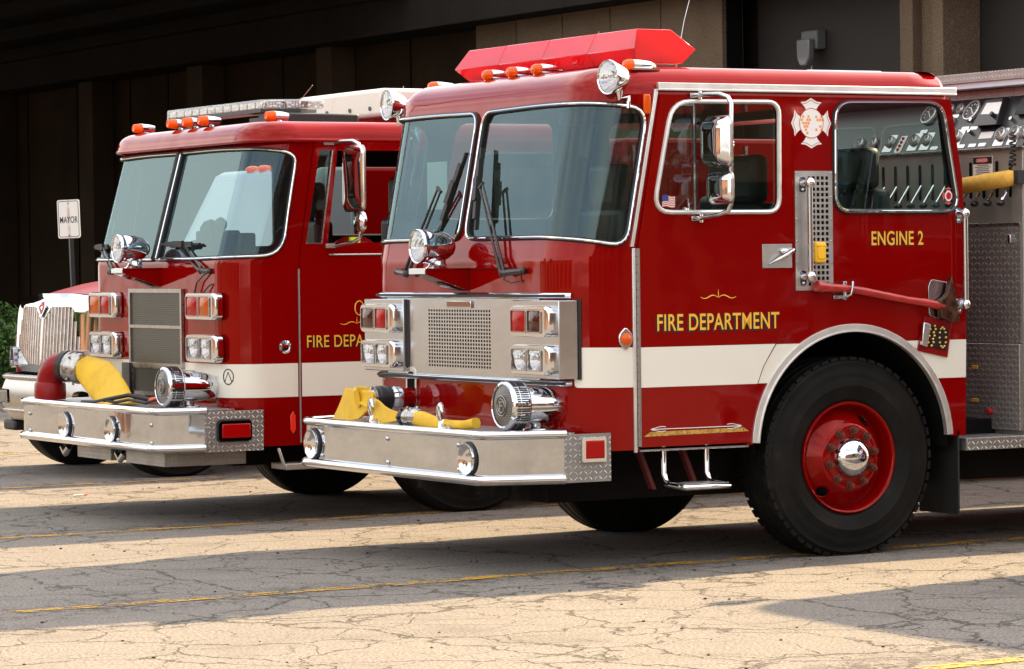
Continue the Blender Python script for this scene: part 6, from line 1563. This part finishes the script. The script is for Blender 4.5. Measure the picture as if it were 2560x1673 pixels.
# curb and planting bed at far left
m = MB(); pts = [(4.98, 22.70), (4.98, 60), (5.14, 60), (5.14, 22.70)]
m.prism([(4.6, 23.2), (5.05, 22.6), (9.5, 22.6), (9.5, 22.75), (5.13, 22.75), (4.75, 23.28), (4.75, 60), (4.6, 60)], lambda u, v, d: V3(u, v, d), 0, 0.15)
tag(m.build('curb', 'concrete_curb', bevel=0.015), kind='structure')
m = MB(); m.prism([(4.75, 23.28), (5.13, 22.75), (9.5, 22.75), (11.9, 60), (4.75, 60)], lambda u, v, d: V3(u, v, 0.02+d), 0, 0.10); tag(m.build('planting_bed', 'soil'), kind='structure')

def leafy(name, center, rad, n, seed, label, lsize=0.05):
    o3 = Vector(center); R_ = empty(name, (o3.x, o3.y, 0.12), label, 'bush'); rnd = random.Random(seed); m = MB(); vs = []; fs = []
    lob = [(rnd.uniform(0, 2*pi), rnd.uniform(-0.4, 1), rnd.uniform(0.1, 0.22)) for _ in range(14)]
    for i in range(n):
        th = rnd.uniform(0, 2*pi); cz = rnd.uniform(-0.5, 1); sz = sqrt(max(0, 1-cz*cz)); k = 1-abs(rnd.gauss(0, 0.14))
        for (a, b, c) in lob:
            dd = cos(th-a)*sz*sqrt(max(0, 1-b*b))+cz*b
            if dd > 0.86: k += c*(dd-0.86)/0.14
        p = V3(cos(th)*sz*rad[0]*k, sin(th)*sz*rad[1]*k, (cz+0.5)/1.5*rad[2]*k+rnd.uniform(-0.03, 0.03))
        d = V3(rnd.gauss(0, 1), rnd.gauss(0, 1), rnd.gauss(0.3, 0.8)).normalized(); s_ = d.cross(V3(rnd.gauss(0, 1), rnd.gauss(0, 1), rnd.gauss(0, 1))).normalized()
        L = lsize*rnd.uniform(0.7, 1.5); q = len(vs)
        vs += [p-d*L*0.5, p+s_*L*0.28, p+d*L*0.6, p-s_*L*0.28]; fs.append((q, q+1, q+2, q+3))
    m.add(vs, fs); m.build('foliage', 'leaf', R_)
    m = MB()
    for i in range(9): a = rnd.uniform(0, 2*pi); m.tube([(0.1*cos(a), 0.1*sin(a), 0), (rad[0]*0.4*cos(a), rad[1]*0.4*sin(a), rad[2]*0.5), (rad[0]*0.7*cos(a+0.3), rad[1]*0.7*sin(a+0.3), rad[2]*0.85)], [0.03, 0.02, 0.008], 6)
    m.build('stems', 'soil', R_)
leafy('shrub', (5.45, 25.7, 0), (1.05, 1.2, 0.95), 15000, 3, 'rounded green shrub in the kerbed bed at the left edge')
leafy('shrub', (5.1, 28.4, 0), (1.0, 1.3, 0.80), 9000, 5, 'second green shrub, just behind the rounded one at the left edge')
# MAYOR sign
def mayor_sign():
    o3 = (5.43, 21.51, 0); Sg = empty('parking_sign', o3, 'white parking sign reading MAYOR on a dark post at the left', 'sign')
    ang = radians(-52+0)
    def T(x, y, z): # x across, y out of the face
        c, s_ = cos(ang), sin(ang); return V3(x*c-y*s_, x*s_+y*c, z)
    Sg.rotation_euler = (radians(-0.5), radians(-1.6), 0)
    m = MB(); f = lambda u, v, d: T(u, -d, v)
    m.prism(rpoly(rect(-0.152, 0.152, 1.975, 2.43), 0.03), lambda u, v, d: V3(u, -d, v), 0.0, 0.004); o = m.build('sign_face', 'sign_face', Sg); o.rotation_euler = (0, 0, ang)
    m = MB(); a = rpoly(rect(-0.138, 0.138, 1.989, 2.416), 0.026); b = rpoly(rect(-0.131, 0.131, 1.996, 2.409), 0.022)
    m.panel(a, [b], lambda u, v, d=0.0: T(u, -0.0055, v)); m.build('sign_border', 'ink_black', Sg)
    text('sign_text', 'MAYOR', -0.118, 0.122, 2.155, 2.232, lambda u, v: T(u, -0.0062, v), 'ink_black', Sg, 0.012)
    m = MB()
    for z in (2.385, 2.01): m.sphere(T(0, -0.006, z), 0.009, 8)
    m.build('sign_bolt', 'axe_steel', Sg)
    m = MB(); p = T(0, 0.03, 0); m.box(p.x-0.024, p.x+0.024, p.y-0.02, p.y+0.02, 0, 2.40); m.build('sign_post', 'black_satin', Sg)
mayor_sign()

# ================================================================== across the street: what the chrome and glass reflect
def street_building(name, o3, L, dpt, h, ang, label, bays):
    Bq = empty(name, o3, label, 'building'); Bq.rotation_euler = (0, 0, ang)
    m = MB(); holes = []
    for i in range(bays):
        for j in range(2):
            a = -L/2+L*(i+0.5)/bays; holes.append(rect(a-L/bays*0.28, a+L/bays*0.28, 1.0+j*3.6, 2.9+j*3.6))
    m.panel(rect(-L/2, L/2, 0, h), holes, lambda u, v, d=0.0: V3(u, -d, v), 0.2); m.box(-L/2, L/2, -dpt, -0.2, 0, h-0.1)
    w_ = m.build('wall', 'brick', Bq)
    m = MB(); m.box(-L/2-0.2, L/2+0.2, -dpt, 0.25, h, h+0.4); m.build('roof', 'concrete_curb', Bq)
    for a in holes:
        m = MB(); m.prism([(a[0][0], a[0][1]), (a[1][0], a[1][1]), (a[2][0], a[2][1]), (a[3][0], a[3][1])], lambda u, v, d: V3(u, -0.12-d, v), 0, 0.05); m.build('window', 'black_satin', Bq)
simple('brick', (0.17, 0.085, 0.055), 0.9, noise=0.35, nscale=3, bump=0.3)
street_building('brick_building', (-38, 26, 0), 80, 8, 7.2, radians(-90), 'two storey brick building across the street, orange in the mirror reflections', 12)
street_building('brick_building', (18, -30, 0), 80, 8, 8.0, radians(0), 'long dark brick building facing the side of the nearest engine, seen only as reflection', 14)
# fourth engine: stands just outside the right edge and throws the shadow patch at the lower right
def copy_tree(o, parent=None):
    c = o.copy(); SC.collection.objects.link(c); c.parent = parent
    for ch in o.children: copy_tree(ch, c)
    return c
E4 = copy_tree(E1); E4.location = (3.45, -3.42, 0)
E4['label'] = 'fire engine just beyond the right edge that shades the lower right asphalt'

def reflection_tree(x, y, h, seed, label):
    T = empty('reflection_tree', (x, y, 0), label, 'tree', 'unseen trees added for reflections'); rnd = random.Random(seed)
    m = MB(); m.tube([(0, 0, 0), (0.1, 0, h*0.3), (0, 0.1, h*0.6)], [0.28, 0.2, 0.1], 8)
    for k in range(6): a = k*1.05; m.tube([(0.05, 0, h*0.32), (cos(a)*h*0.16, sin(a)*h*0.16, h*0.55), (cos(a)*h*0.26, sin(a)*h*0.26, h*0.72)], [0.1, 0.06, 0.02], 6)
    m.build('trunk', 'soil', T)
    m = MB(); vs = []; fs = []
    cl = [(rnd.gauss(0, h*0.16), rnd.gauss(0, h*0.16), h*rnd.uniform(0.42, 0.92), h*rnd.uniform(0.10, 0.17)) for _ in range(22)]
    for i in range(5200):
        c = rnd.choice(cl); d = V3(rnd.gauss(0, 1), rnd.gauss(0, 1), rnd.gauss(0, 1)).normalized(); p = V3(*c[:3])+d*c[3]*rnd.uniform(0.6, 1.05)
        t = V3(rnd.gauss(0, 1), rnd.gauss(0, 1), rnd.gauss(0, 1)).normalized(); u = t.cross(d).normalized() if abs(t.dot(d)) < 0.99 else V3(1, 0, 0); L = rnd.uniform(0.12, 0.26); q = len(vs)
        vs += [p-t*L, p+u*L*0.6, p+t*L, p-u*L*0.6]; fs.append((q, q+1, q+2, q+3))
    m.add(vs, fs); m.build('crown', 'leaf', T)
tr = [(-26, 16, 7.5, 'broad unseen tree nearest the kerb, added to darken reflections'), (-27, 33, 9.0, 'tallest unseen tree, added to darken reflections'), (-31, 45, 7.0, 'farthest small unseen tree, added to darken reflections'), (6, -26, 8.0, 'unseen tree added to darken reflections in the side of the nearest engine'), (24, -25, 8.5, 'unseen tree added beyond the side of the nearest engine to darken reflections')]
for k, (x, y, h, lb_) in enumerate(tr): reflection_tree(x, y, h, 50+k, lb_)  # unseen trees, added as dark masses for paint and glass to reflect
P_ = empty('utility_pole', (-5.6, 14.6, 0), 'wooden utility pole that shows as a brown streak in the windshields', 'pole')
m = MB(); m.cyl((0, 0, 0), (0.15, 0, 13), 0.17, 0.11, 12); m.build('pole_shaft', 'brick', P_)
m = MB(); m.box(-0.9, 1.1, -0.06, 0.06, 12.1, 12.25); m.build('crossarm', 'soil', P_)
